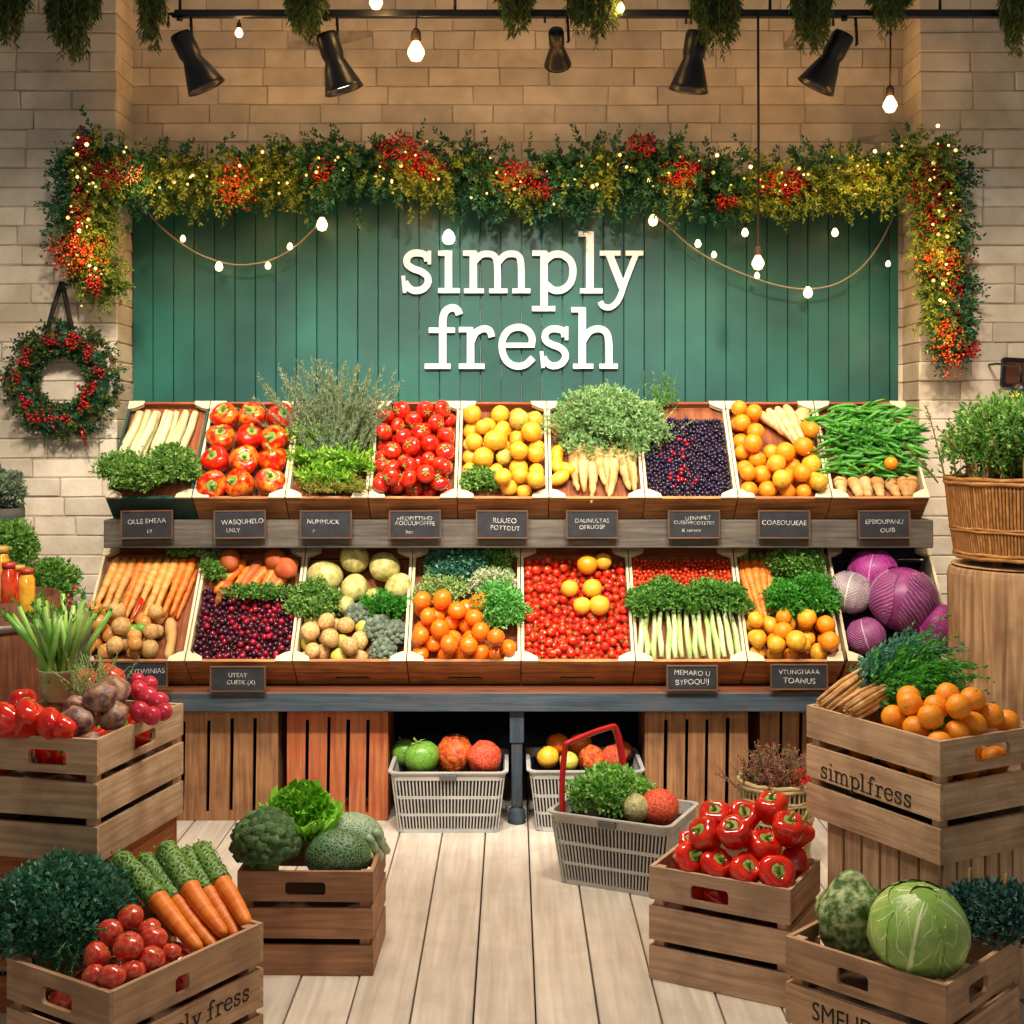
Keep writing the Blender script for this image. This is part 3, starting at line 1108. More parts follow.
garland([(100, 152, 5.14), (94, 185, 5.14), (88, 222, 5.14), (95, 256, 5.15), (110, 288, 5.17)], .150, 1050, 34,
        [(92, 158, 16, 36, 90, 0), (88, 212, 14, 44, 120, 0), (120, 178, 40, 22, 110, 0), (82, 256, 40, 30, 170, 1), (102, 288, 12, 14, 40, 0)],
        'short end of the garland hanging down the wall above the wreath', 12, dark_at=(58,), hang=.6, tap=.5)
garland([(930, 152, 5.14), (932, 190, 5.14), (935, 230, 5.14), (937, 270, 5.14), (941, 305, 5.15), (947, 345, 5.18)], .112, 1150, 32,
        [(930, 198, 30, 62, 280, 0), (940, 264, 36, 22, 130, 1), (947, 300, 14, 44, 90, 0), (945, 345, 24, 44, 120, 1), (962, 350, 16, 14, 40, 0)],
        'long end of the garland hanging down the brick wall above the wicker planter', 13, dark_at=(968,), hang=.6, tap=.35)

# pine sprigs hanging from above along the track
for px, w, bot, n, lbl in ((6, 40, 38, 60, 'pine sprigs hanging at the top corner over the wreath wall'),
                           (72, 44, 50, 90, 'thick drooping pine bunch hanging beside the brick pier over the wreath'),
                           (152, 22, 46, 40, 'thin pine bunch hanging beside the end of the track'),
                           (306, 38, 34, 70, 'pine bunch hanging just behind the second spotlight'),
                           (515, 34, 26, 60, 'pine bunch hanging between the large bulb and the middle spotlight'),
                           (595, 50, 32, 90, 'pine bunch hanging beside the middle spotlight'),
                           (716, 44, 46, 90, 'pine bunch hanging over the fourth spotlight'),
                           (812, 36, 44, 70, 'pine bunch hanging beside the last spotlight'),
                           (892, 40, 24, 60, 'pine bunch hanging above the low bulb on the brown cord'),
                           (1016, 24, 46, 60, 'dark pine bunch hanging at the end of the track')):
    R.seed(px)
    lv, sm = Lv(), M()
    top = V((P(px, 0, 4.93).x, 4.93, 3.28))
    zb = P(px, bot, 4.93).z
    for i in range(int(n * 1.5)):
        o = V((R.uniform(-.5, .5) * w * .0034, R.uniform(-.07, .05), R.uniform(-.05, .05)))
        k = 1 - .45 * (abs(o.x) / (w * .0019)) ** 2
        lv.sprig(top + o, V((o.x * 1.2, o.y, -1)), (top.z - zb) * k * R.uniform(.72, 1.06), 46, .040, .008, droop=1.2, ang=.6, stem=sm, r=.002, taper=.75)
    nd = N_('hanging_pine_bunch', None, [N_('needles', lv.mesh('needles', PINE)), N_('stems', sm.mesh('stems', STEMB))])
    inst(nd, None, lbl, 'pine foliage', 'pine bunches along the track')

# wreath
R.seed(5)
wc = P(62, 380, 5.21)
wr = N_('hanging_wreath')
lv, dk = Lv(), Lv()
for i in range(640):
    a = R.uniform(0, 2 * PI)
    b = R.uniform(0, 2 * PI)
    rr = .168 + .046 * math.cos(b)
    p = V((rr * math.cos(a), -.048 * math.sin(b), rr * math.sin(a)))
    nrm = V((math.cos(b) * math.cos(a), -math.sin(b) - .5, math.cos(b) * math.sin(a)))
    tan = V((-math.sin(a), 0, math.cos(a)))
    (lv if R.random() < .68 else dk).sprig(p, nrm + tan * R.uniform(.2, 1.2), R.uniform(.03, .075) * (.55 if math.cos(b) < 0 else 1), 10, .024, .013, droop=.1, ang=.9)
m = M()
m.tube([(.166 * math.cos(a * PI / 20), 0, .166 * math.sin(a * PI / 20)) for a in range(41)], .03, 8, caps=False)
wr.k(N_('ring', m.mesh('ring', GARD)), N_('foliage', lv.mesh('foliage', leafmat('wreath_leaves', ['#1f3f1c', '#3d5c26', '#6a7a38', '#2a4a22', '#8a8a50']))), N_('dark_leaves', dk.mesh('dark_leaves', GARD)))
for a, rr, s in ((100, .165, .03), (135, .17, .022), (150, .155, .02), (178, .175, .028), (215, .16, .03), (238, .175, .032), (262, .165, .035), (285, .17, .022), (318, .165, .03), (340, .15, .034), (10, .175, .024), (40, .17, .03), (70, .16, .025), (60, .185, .022)):
    m = M()
    a = math.radians(a)
    for _ in range(26):
        m.ico(R.uniform(.005, .009), (rr * math.cos(a) + R.gauss(0, s * .55), -.058 - R.uniform(0, .025), rr * math.sin(a) + R.gauss(0, s * .55)))
    wr.k(N_('berry_sprays', m.mesh('berry_sprays', BERRY)))
m = M()
m.tube([(.085, -.03, -.19), (.10, -.035, -.235), (.112, -.03, -.28)], [.009, .007, .004], 6)
wr.k(N_('red_ribbon_tail', m.mesh('red_ribbon_tail', BERRY)))
m = M()
for s in (-1, 1):
    m.tube([(s * .062, -.03, .16), (s * .03, -.02, .30), (0, .0, .415)], .011, 6, flat=.3, up=(0, 1, 0))
m.tube([(0, .05, .41), (0, -.02, .41)], .006, 8)
wr.k(N_('hanging_ribbon', m.mesh('hanging_ribbon', RIBBON), label='black ribbon loop'))
inst(wr, TR(wc, s=.95), 'round green wreath with red berries hung by a black ribbon on the brick wall', 'wreath')

# ================================================================ chalkboard price signs
R.seed(21)


def chalkboard(px, py, w, h, D, txt, lbl, tilt=0, size=.030):
    nd = N_('chalkboard_sign')
    m = M()
    m.box((-w / 2, -.004, -h / 2), (w / 2, .004, h / 2))
    nd.k(N_('board', m.mesh('board', SLATE, False)))
    m = M()
    t = .006
    for lo, hi in (((-w / 2 - t, -.007, h / 2), (w / 2 + t, .005, h / 2 + t)), ((-w / 2 - t, -.007, -h / 2 - t), (w / 2 + t, .005, -h / 2)),
                   ((-w / 2 - t, -.007, -h / 2), (-w / 2, .005, h / 2)), ((w / 2, -.007, -h / 2), (w / 2 + t, .005, h / 2))):
        m.box(lo, hi)
    nd.k(N_('frame', m.mesh('frame', FRAMEW, False, .001)))
    ms = []
    for (s, z, sz, dx) in txt:
        tm = text_m(s, sz * .86, .0012, bold=-.0003, spacing=1.0)
        T = TR((dx, -.0055, z), ry=R.uniform(-.05, .05))
        ms.append(join([tm], T))
    nd.k(N_('chalk_writing', join(ms).mesh('chalk_writing', CHALK, False)))
    inst(nd, TR(P(px, py, D), rx=-.04, ry=tilt), lbl, 'price sign', 'chalkboard price signs')


UP = [(147, 'leek tray', [('OLLE EHEAA', .012, .030, .0), ('LY', -.026, .022, .012)]),
      (240, 'striped pepper box', [('WASQUHELO', .010, .030, .01), ('LNLY', -.022, .026, -.025)]),
      (326, 'rosemary box', [('NUMMUCK', .010, .028, -.01), ('p', -.020, .022, -.045)]),
      (415, 'red tomato box', [('HRDPITTSHD', .022, .026, .0), ('AOUUUPOFFFE', .004, .026, -.0), ('hor', -.028, .024, -.02)]),
      (502, 'yellow fruit box', [('RUUEO', .014, .032, .01), ('POTTOUT', -.014, .028, .012)]),
      (592, 'tan root box', [('DAUNULTAS', .014, .026, .0), ('OFRUOSP', -.010, .026, .0)]),
      (694, 'dark berry box', [('UTNNMLT', .024, .024, .015), ('CUEEFPPCOTETET', .006, .022, .0), ('K corwte', -.022, .022, -.01)]),
      (784, 'parsnip and orange box', [('COAEOUUEAE', .006, .030, .0)]),
      (884, 'green bean box', [('EPBIOUPANU', .010, .028, .0), ('OUIB', -.022, .028, .012)])]
for px, who, txt in UP:
    chalkboard(px, 524.5, .186, .096, 4.925, txt, f'small framed chalkboard sign on the upper shelf below the {who}', tilt=R.uniform(-.015, .015))
for px, py, who, txt, w in ((140, 674, 'carrot and onion box', [('UTWINIAS', .01, .030, .03)], .19), (238, 679, 'dark grape box', [('UTEAY', .014, .026, .0), ('CUEEK (X)', -.012, .026, .012)], .192),
                         (692, 678, 'celery box', [('MEMARO U', .018, .030, .0), ('BYPOQUIJ', -.014, .032, .0)], .176), (799, 677, 'potato box', [('VTUNGHAAA', .018, .028, .0), ('TOANUS', -.014, .034, .0)], .198)):
    chalkboard(px, py, w, .082, 4.735 if px != 140 else 4.70, txt, f'small framed chalkboard sign on the lower shelf in front of the {who}')
# ================================================================ produce kinds
def fruit(name, mt, r=1, sq=.95, n=18, rings=11, lump=.04, seed=1, dimple=.0, nub=None, freq=1.5):
    def post(p, d):
        if dimple and d.z > .6:
            p.z -= dimple * ((d.z - .6) / .4) ** 2
        return p
    m = M()
    m.blob((r, r, r * sq), n=n, rings=rings, lump=lump, freq=freq, seed=seed, post=post)
    nd = N_(name, m.mesh(name, mt))
    if nub:
        k = M()
        z = r * sq - dimple
        k.lathe([(0, z - .004), (r * .10, z - .002), (r * .09, z + r * .05), (0, z + r * .07)], 8)
        if nub == 'calyx':
            for a in range(5):
                t = a * 2 * PI / 5
                k.tube([(0, 0, z + .002), (r * .28 * math.cos(t), r * .28 * math.sin(t), z + r * .06), (r * .5 * math.cos(t), r * .5 * math.sin(t), z + r * .02)], [r * .07, r * .08, r * .02], 5, flat=.4)
            k.tube([(0, 0, z), (r * .05, 0, z + r * .2), (r * .12, 0, z + r * .32)], [r * .08, r * .06, r * .06], 6)
        nd.k(N_('stem', k.mesh('stem', CALYX)))
    return nd


def pepper(r=1, tall=1.0, mt=None, seed=0, n=32):
    g = random.Random(seed)
    lobes = g.choice((3, 4, 4))
    ph = g.uniform(0, 6)
    prof = [(0, -.82), (.25, -.90), (.5, -.86), (.72, -.66), (.84, -.35), (.93, 0), (1.0, .35), (.98, .6), (.82, .84), (.58, .92), (.36, .84), (.22, .70), (0, .66)]
    prof = [(a * r, b * r * tall) for a, b in prof]

    def fn(th, z, rr):
        k = .05 + .10 * min(1, abs(z / (r * tall)) * 1.1)
        return 1 - k * (1 - abs(math.cos(lobes * (th + ph) / 2))) * 1.3 + .03 * math.sin(th * 2 + seed)
    m = M()
    m.lathe(prof, n, fn)
    nd = N_('bell_pepper', m.mesh('bell_pepper', mt))
    k = M()
    z = r * tall * .68
    k.lathe([(0, z - .003), (r * .34, z + r * .09), (r * .40, z + r * .15), (r * .3, z + r * .16), (r * .13, z + r * .12), (0, z + r * .12)], 10, lambda th, zz, rr: 1 + .15 * math.cos(5 * th))
    k.tube([(0, 0, z + r * .08), (r * .03, 0, z + r * .3), (r * .14, r * .03, z + r * .5), (r * .26, r * .05, z + r * .6)], [r * .13, r * .10, r * .10, r * .13], 8)
    return nd.k(N_('stem', k.mesh('stem', CALYX)))


def root(name, mt, L, r0, r1, bend=.0, n=10, seed=0, top=None, topmat=None, ringy=.05, fat=.15):
    """tapered root lying along +z from its crown (z=0, thick) to its tip"""
    g = random.Random(seed)
    k = 12
    pts, rad = [], []
    for i in range(k + 1):
        t = i / k
        pts.append((bend * L * math.sin(t * PI * .9) + g.gauss(0, r0 * .05), g.gauss(0, r0 * .05), L * t))
        if t < fat:
            rr = r0 * (.55 + .45 * math.sin(t / fat * PI / 2))
        else:
            rr = r0 + (r1 - r0) * ((t - fat) / (1 - fat)) ** 1.1
        rad.append(rr * (1 + g.gauss(0, ringy)))
    rad[-1] *= .5
    m = M()
    m.tube(pts, rad, n)
    nd = N_(name, m.mesh(name, mt))
    if top:
        nd.k(N_(top[0], top[1]))
    return nd


def carrot_top(n=5, L=.05, mt=PARS):
    lv = Lv()
    s = M()
    for _ in range(n):
        lv.sprig((0, 0, 0), (R.gauss(0, .3), R.gauss(0, .3), -1), L * R.uniform(.6, 1.1), 12, .012, .006, droop=0, ang=.7, stem=s, r=.002)
    lv.into(s)
    return ('leaf_top', s.mesh('leaf_top', mt, False))


def cabbage(name, mt, r, seed=0, leaves=9, sq=.93, n=30):
    m = M()
    m.blob((r * .975, r * .975, r * sq * .975), n=n, rings=18, lump=.01, freq=1.2, seed=seed)
    m.uv = [[(.35, .3)] * len(f) for f in m.f]
    nd = N_(name, m.mesh(name, mt))
    g = random.Random(seed)
    for i in range(leaves):
        a = i * 2 * PI / leaves * 2.4 + g.uniform(-.3, .3)
        lm = M()
        nu, nv = 12, 10
        vs = []
        el0, el1 = -1.25, g.uniform(.8, 1.42)
        wd = g.uniform(.95, 1.3)
        for j in range(nv + 1):
            t = j / nv
            el = el0 + (el1 - el0) * t
            w = wd * math.sin(PI * (.12 + .76 * t)) ** .6
            for i2 in range(nu + 1):
                u = i2 / nu * 2 - 1
                az = a + u * w * (1.0 if el < .6 else 1.0 + (el - .6))
                edge = max(abs(u), t) ** 5
                rr = r * (.982 + .03 * i / leaves + edge * .022 + .010 * math.sin(u * 9 + t * 11 + i) * max(abs(u), t) ** 2 + .012 * noise.noise(V((u * 2, t * 3, seed + i))))
                vs.append(V((rr * math.cos(el) * math.cos(az), rr * math.cos(el) * math.sin(az), rr * sq * math.sin(el))))
        fs = [(j * (nu + 1) + k, j * (nu + 1) + k + 1, (j + 1) * (nu + 1) + k + 1, (j + 1) * (nu + 1) + k) for j in range(nv) for k in range(nu)]
        lm.add(vs, fs, [[((q % (nu + 1)) / nu * 2 - 1, (q // (nu + 1)) / nv) for q in f] for f in fs])
        nd.k(N_('outer_leaf', lm.mesh('outer_leaf', mt)))
    return nd


def broccoli(name, r, mt=BROC, stalkmat=STEMG, seed=0, stalk=True, k=46):
    g = random.Random(seed)
    m = M()
    for i in range(k):
        ph = math.acos(1 - (i + .5) / k * 1.25)
        th = i * 2.39996
        d = V((math.sin(ph) * math.cos(th), math.sin(ph) * math.sin(th), math.cos(ph)))
        q = r * g.uniform(.20, .30)
        m.blob((q, q, q * .9), c=d * r * .78, n=10, rings=7, lump=.35, freq=5, seed=g.random() * 50)
    nd = N_(name, m.mesh(name, mt))
    if stalk:
        s = M()
        s.tube([(0, 0, -r * 1.0), (0, 0, -r * .3), (0, 0, r * .4)], [r * .34, r * .38, r * .6], 12)
        for a in range(6):
            t = a * PI / 3 + .3
            s.tube([(0, 0, -r * .5), (r * .3 * math.cos(t), r * .3 * math.sin(t), -r * .1), (r * .6 * math.cos(t), r * .6 * math.sin(t), r * .2)], [r * .12, r * .13, r * .18], 8)
        nd.k(N_('stalk', s.mesh('stalk', stalkmat)))
    return nd


def lettuce(name, r, mt, seed=0, layers=((.35, 6, 1.25), (.7, 8, .9), (1.0, 9, .55)), ruff=.10, freq=9):
    """rosette of ruffled leaves"""
    g = random.Random(seed)
    nd = N_(name)
    core = M()
    core.blob((r * .35, r * .35, r * .45), c=(0, 0, r * .1), lump=.2, seed=seed)
    nd.k(N_('heart', core.mesh('heart', mt)))
    for (rr, cnt, el) in layers:
        for i in range(cnt):
            a = i * 2 * PI / cnt + g.uniform(-.25, .25) + rr * 3
            e = el + g.uniform(-.12, .12)
            m = M()
            nu, nv = 22, 14
            vs = []
            L = r * (.72 + .33 * rr)
            for j in range(nv + 1):
                t = j / nv
                w = r * .80 * (math.sin(PI * (.1 + .70 * t)) ** .8)
                curl = -t * t * .6 * rr
                cx = L * (t * math.cos(e) + t * t * .18 * rr)
                cz = L * (t * math.sin(e) + curl * .45)
                for q in range(nu + 1):
                    u = q / nu * 2 - 1
                    k = max(abs(u) ** 2, t ** 3) * ruff * r * 2
                    ru = k * math.sin(u * freq * 1.6 + t * 13 + i) + k * .6 * noise.noise(V((u * 4, t * 5, seed + i * 3.3)))
                    x, y, z = cx + ru * .5 - .0, w * u, cz + w * .35 * u * u + ru
                    vs.append(V((x * math.cos(a) - y * math.sin(a), x * math.sin(a) + y * math.cos(a), z)))
            fs = [(j * (nu + 1) + k, j * (nu + 1) + k + 1, (j + 1) * (nu + 1) + k + 1, (j + 1) * (nu + 1) + k) for j in range(nv) for k in range(nu)]
            m.add(vs, fs)
            nd.k(N_('leaf', m.mesh('leaf', mt)))
    return nd


def herb(name, lv, mt, stem=None, stemmat=STEMD, extra=()):
    nd = N_(name, None, [N_('foliage', lv.mesh('foliage', mt))])
    if stem is not None and stem.v:
        nd.k(N_('stalks', stem.mesh('stalks', stemmat)))
    for e in extra:
        nd.k(e)
    return nd


# ================================================================ tilted fruit boxes
class Tray:
    def __init__(s, x0, x1, O_y, O_z, t, l, h, bn, lbl, where, slot=False, front=TRAYW, inner=TRAYIN, blocks=True, side=CREAM, row='upper'):
        s.w, s.l, s.h, s.bn, s.where = x1 - x0, l, h, bn, where
        s.x = (x0 + x1) / 2
        s.T = Matrix.Translation((s.x, O_y, O_z)) @ Matrix.Rotation(math.radians(t), 4, 'X')
        w = s.w / 2 - .002
        nd = N_('fruit_box')
        m = M()
        if slot:
            m.box((-w, 0, 0), (w, .011, h * .0 + .002))
            o = plate(rrect(-w, .0, w, h * .47, .004), [rrect(-.065, h * .16, .065, h * .32, .010)], .011)
            m = join([o])
            m.box((-w, 0, h * .51), (w, .011, h))
            m.box((-w, .011, 0), (-w + .03, .022, h))
            m.box((w - .03, .011, 0), (w, .022, h))
        else:
            m.box((-w, 0, 0), (w, .011, h * .99))
        nd.k(N_('front_panel', m.mesh('front_panel', front, False)))
        m = M()
        m.box((-w, l - .011, h * .62), (w, l, h))
        m.box((-w, l - .011, 0), (w, l, h * .48))
        nd.k(N_('back_panel', m.mesh('back_panel', inner, False)))
        for sg_ in (-1, 1):
            m = M()
            a, b = sorted((sg_ * w, sg_ * (w - .010)))
            m.box((a, .011, 0), (b, l - .011, h))
            nd.k(N_('side_panel', m.mesh('side_panel', side, False)))
        m = M()
        m.box((-w + .01, .011, bn - .012), (w - .01, l - .011, bn))
        nd.k(N_('base_board', m.mesh('base_board', inner, False)))
        if blocks:
            for sx in (-1, 1):
                for sy in (0, 1):
                    poly = [(0, 0), (.062, 0), (.058, .018), (.03, .034), (.014, .040), (0, .040)]
                    m = M()
                    top, bot = [], []
                    for (a, b) in poly:
                        xx = sx * (w - a)
                        yy = b if sy == 0 else l - b
                        top.append(V((xx, yy, h + .006)))
                        bot.append(V((xx, yy, h - .012)))
                    if (sx > 0) == (sy == 0):
                        top.reverse(), bot.reverse()
                    k = len(poly)
                    m.add(top + bot, [tuple(range(k)), tuple(range(2 * k - 1, k - 1, -1))] + [(q, q + k, (q + 1) % k + k, (q + 1) % k) for q in range(k)])
                    nd.k(N_('corner_block', m.mesh('corner_block', CREAM, False)))
        inst(nd, s.T, lbl, 'fruit box', 'tilted fruit boxes')

    def W(s, u, v, n):                       # u,v as fractions of the opening, n above the base board in metres
        return s.T @ V(((u - .5) * (s.w - .03), .014 + v * (s.l - .028), s.bn + n))

    def box(s, u0, u1, v0, v1):
        return ((u0 - .5) * (s.w - .028), (u1 - .5) * (s.w - .028), .014 + v0 * (s.l - .028), .014 + v1 * (s.l - .028))

    def fill(s, protos, rs, area, desc, cat, group, rows=None, seed=1, tilt=.5, floor=0, up=None, k=1.0):
        """settle one produce item per radius; protos chosen in turn"""
        n = len(rs)
        pts = heap(rs, s.box(*area), s.bn + floor, seed=seed)
        g = random.Random(seed)
        labels = row_labels([(p[0], p[1]) for p in pts], desc, s.where, rows) if rows else None
        for i, (p, r) in enumerate(zip(pts, rs)):
            nd = protos[i % len(protos)]
            E = Euler((g.gauss(0, tilt) - (0 if up is None else up), g.gauss(0, tilt), g.uniform(0, 6.28))).to_matrix().to_4x4()
            T = s.T @ Matrix.Translation(V(p)) @ E @ Matrix.Scale(float(r) * k, 4)
            inst(nd, T, labels[i] if labels else (desc if isinstance(desc, str) else desc(i)), cat, group)

    def lay(s, nd, u, v, n, ang=0, pitch=0, sc=1, roll=0):
        """matrix for a long thing whose +z runs from back (crown) to front along the box; ang swings it sideways"""
        p = s.T @ V(((u - .5) * (s.w - .03), .014 + v * (s.l - .028), s.bn + n))
        d = V((math.sin(ang), -math.cos(ang) * math.cos(pitch), -math.sin(pitch)))
        d = s.T.to_3x3() @ d
        return aim(p, d, roll, sc)


def rad(n, a, b, seed=0):
    g = random.Random(seed)
    return [g.uniform(a, b) for _ in range(n)]


UX = [105, 192, 285, 368, 457, 549, 645, 738, 832, 930]
UXW = [(a - 512) * 4.9 / F for a in UX]
LX = [78, 186, 293, 407, 521, 635, 746.5, 843, 957]
LXW = [(a - 512) * 4.79 / F for a in LX]
UW = ['leek tray at the end of the upper shelf', 'upper box of striped peppers', 'upper box under the rosemary', 'upper red tomato box', 'upper yellow fruit box', 'upper tan root box', 'upper dark berry box', 'upper parsnip and orange box', 'upper green bean box']
LW = ['lower carrot and onion box', 'lower dark grape box', 'lower melon box', 'lower persimmon box', 'lower cherry tomato box', 'lower celery box', 'lower carrot and potato box', 'lower red cabbage box']
UB = ['dark teal sided tray of leeks and parsley on the upper shelf', 'tilted wooden box of striped red peppers on the upper shelf', 'tilted wooden box of rosemary and bright greens on the upper shelf', 'tilted wooden box of red tomatoes on the upper shelf', 'tilted wooden box of yellow fruit on the upper shelf',
      'tilted wooden box of tan roots under a frothy herb on the upper shelf', 'tilted wooden box of dark berries on the upper shelf', 'tilted wooden box of parsnips and oranges on the upper shelf', 'tilted wooden box of green beans at the end of the upper shelf']
LB = ['tilted wooden box of carrots and onions at the end of the lower shelf', 'tilted wooden box of dark grapes on the lower shelf', 'tilted wooden box of melons, broccoli and potatoes on the lower shelf', 'tilted wooden box of persimmons and herbs on the lower shelf', 'tilted wooden box of cherry tomatoes on the lower shelf',
      'tilted wooden box of celery and cress on the lower shelf', 'tilted wooden box of carrots, greens and potatoes on the lower shelf', 'tilted wooden box of red cabbages at the end of the lower shelf']
UBN = [.10, .075, .085, .085, .080, .085, .105, .080, .085]
LBN = [.125, .13, .085, .105, .125, .12, .105, .03]
U = [Tray(UXW[i], UXW[i + 1], 5.0, 1.109, 50, .483, .13, UBN[i], UB[i], UW[i], front=TEAL if i == 0 else TRAYW, blocks=True, side=TEAL if i == 0 else CREAM) for i in range(9)]
L = [Tray(LXW[i] + (0 if i < 7 else .012), LXW[i + 1], 4.9, .4935, 50, .508, .165, LBN[i], LB[i], LW[i], slot=True, inner=DARK if i == 7 else TRAYIN) for i in range(8)]


def curly_bunch(T_, uv, rad_, lumps, per, mt, lbl, cat='herb', name='parsley_bunch', lr=.03, Ls=.014, Ws=.011, n0=.03, stem=None, seed=1, group=None):
    NR_seed(seed)
    p = T_.W(uv[0], uv[1], n0)
    lv = Lv().curly((0, 0, 0), rad_, lumps, per, lr, Ls, Ws, zmin=-.3)
    for _ in range(34):
        o = V((R.gauss(0, 1), R.gauss(-.3, 1), abs(R.gauss(.3, 1)))).normalized()
        lv.sprig((o.x * rad_[0] * .6, o.y * rad_[1] * .6, o.z * rad_[2] * .6), o, min(rad_) * R.uniform(.5, .95), 16, Ls * 1.1, Ws * 1.05, droop=.6, ang=.7)
    s = M()
    for _ in range(7):
        s.tube([(R.gauss(0, .012), R.gauss(0, .012), -.03), (R.gauss(0, .02), R.gauss(0, .015), .0), (R.gauss(0, .03), R.gauss(0, .02), rad_[2] * .6)], .0025, 5)
    inst(herb(name, lv, mt, s), TR(p), lbl, cat, group)


def NR_seed(k):
    global NR
    NR = np.random.default_rng(k)
    R.seed(k)


# ---------------------------------------------------------------- U1 leeks and parsley
leek_l = []
for k in range(2):
    m = M()
    m.tube([(0, 0, 0), (.004, 0, .08), (.0, .003, .17), (0, 0, .25)], [.013, .016, .017, .014], 12)
    leek = N_('leek', m.mesh('leek', LEEK))
    rr = M()
    for _ in range(10):
        a = R.uniform(0, 6.28)
        rr.tube([(0, 0, .248), (.008 * math.cos(a), .008 * math.sin(a), .262), (.014 * math.cos(a), .014 * math.sin(a), .272)], .0012, 4)
    leek.k(N_('root_hairs', rr.mesh('root_hairs', STEMB)))
    fl = M()
    for a in (-.5, .5, 0):
        fl.tube([(0, 0, .01), (.010 * a, .004, -.05), (.03 * a, .006, -.10)], [.013, .011, .003], 8, flat=.35)
    leek_l.append(leek)
for i in range(7):
    u = .09 + i * .125
    inst(leek_l[i % 2], U[0].lay(None, u + .02, .92, .022 + (i % 2) * .006, ang=-.12 + R.gauss(0, .03)), f'thick pale leek, {ORD[i]} from left in the upper leek tray', 'leek', 'leeks')
for i in range(4):
    u = .17 + i * .2
    inst(leek_l[(i + 1) % 2], U[0].lay(None, u, .86, .054, ang=-.15 + R.gauss(0, .05)), f'pale leek on top of the other leeks, {ORD[i]} from left in that upper layer', 'leek', 'leeks')
curly_bunch(U[0], (.20, .10), (.11, .10, .105), 76, 64, PARS, 'curly parsley bunch at the wall end of the leek tray', seed=3, n0=.055)
curly_bunch(U[0], (.78, .17), (.10, .09, .105), 70, 64, PARS, 'curly parsley bunch in front of the leeks beside the striped pepper box', seed=4, n0=.055)
# U2 striped peppers
PE = [pepper(1, .85, PEPM, s, 28) for s in (1, 2, 3)] + [pepper(1, .85, PEP, s, 28) for s in (4,)]
U[1].fill(PE, rad(12, .051, .054, 2), (0, 1, .0, .98), 'red and yellow bell pepper', 'pepper', 'striped bell peppers', rows=4, seed=2, tilt=.3, up=-.1, k=1.1)
# U3 rosemary + bright greens + moss
NR_seed(31)
lv, sm = Lv(), M()
p0 = U[2].W(.55, .36, .0)
for i in range(135):
    a = R.gauss(0, .38)
    lv.sprig((R.gauss(0, .05), R.gauss(.02, .03), 0), (math.sin(a) * .95, R.uniform(-.15, .25), math.cos(a)), R.uniform(.24, .45), 90, .020, .0058, droop=.16, ang=.6, stem=sm, r=.0013, wob=.12, taper=.8)
inst(herb('rosemary_bunch', lv, SAGE, sm, mat('grey_green_stem', '#5d7048', '#7d8a60', scale=20, rough=.7)), TR(p0), 'tall grey-green rosemary bunch standing up against the green boarding', 'herb')
for j, (u, v) in enumerate(((.18, .62), (.16, .40), (.42, .30), (.72, .36), (.88, .30), (.30, .16), (.60, .14))):
    lv = Lv()
    s = M()
    for i in range(44):
        lv.sprig((R.gauss(0, .024), R.gauss(0, .02), 0), (R.gauss(0, .6), R.gauss(-.35, .5), 1), R.uniform(.05, .115), 8, .036, .019, droop=.4, ang=.7, stem=s, r=.0018)
    inst(herb('basil_bunch', lv, LIME, s), TR(U[2].W(u, v, .012)), f"bright green leafy bunch, {('back corner', 'middle of side', 'in front of rosemary', 'right of rosemary stalks', 'beside red tomato box', 'near front', 'near front edge beside moss')[j]}, upper rosemary box", 'leafy greens', 'bright leafy greens')
lv = Lv()
for i in range(170):
    lv.sprig((R.uniform(-.11, .11), R.gauss(0, .022), 0), (R.gauss(0, .5), R.gauss(-.5, .5), .8), R.uniform(.04, .085), 20, .016, .006, droop=.6)
inst(herb('thyme_bunch', lv, MOSS), TR(U[2].W(.62, .06, .03)), 'yellow-green tangle of herb along the front edge of the rosemary box', 'herb')
# U4 tomatoes
TO = [fruit('tomato', TOM, 1, .82, 16, 10, .05, s, .12, 'calyx') for s in (1, 2, 3)]
U[3].fill(TO, rad(62, .027, .036, 5), (0, 1, .0, .93), 'glossy red tomato', 'tomato', 'red tomatoes in the upper box', rows=7, seed=5, tilt=.7, k=1.06)
# U5 yellow fruits
YF = [fruit('yellow_fruit', YEL, 1, .96, 16, 10, .06, s, .05, 'nub') for s in (1, 2)] + [fruit('yellow_fruit', YEL, 1, 1.25, 16, 10, .08, 5, .02, 'nub'), fruit('yellow_fruit', YELG, 1, .92, 16, 10, .06, 4, .05, 'nub')]
YF2 = YF[:2] * 3 + YF[2:]
U[4].fill(YF2, rad(31, .030, .041, 8), (0, 1, .22, .97), 'yellow-orange round fruit', 'fruit', 'yellow fruits in the upper box', rows=5, seed=8, tilt=.6)
U[4].fill(YF2, rad(7, .030, .036, 9), (.40, 1, .0, .24), 'yellow-orange fruit by the front edge', 'fruit', 'yellow fruits in the upper box', rows=1, seed=9, tilt=.6)
curly_bunch(U[4], (.20, .16), (.075, .07, .06), 34, 50, PARS, 'small green herb bunch at the front corner of the yellow fruit box', seed=14, lr=.022, n0=.02)
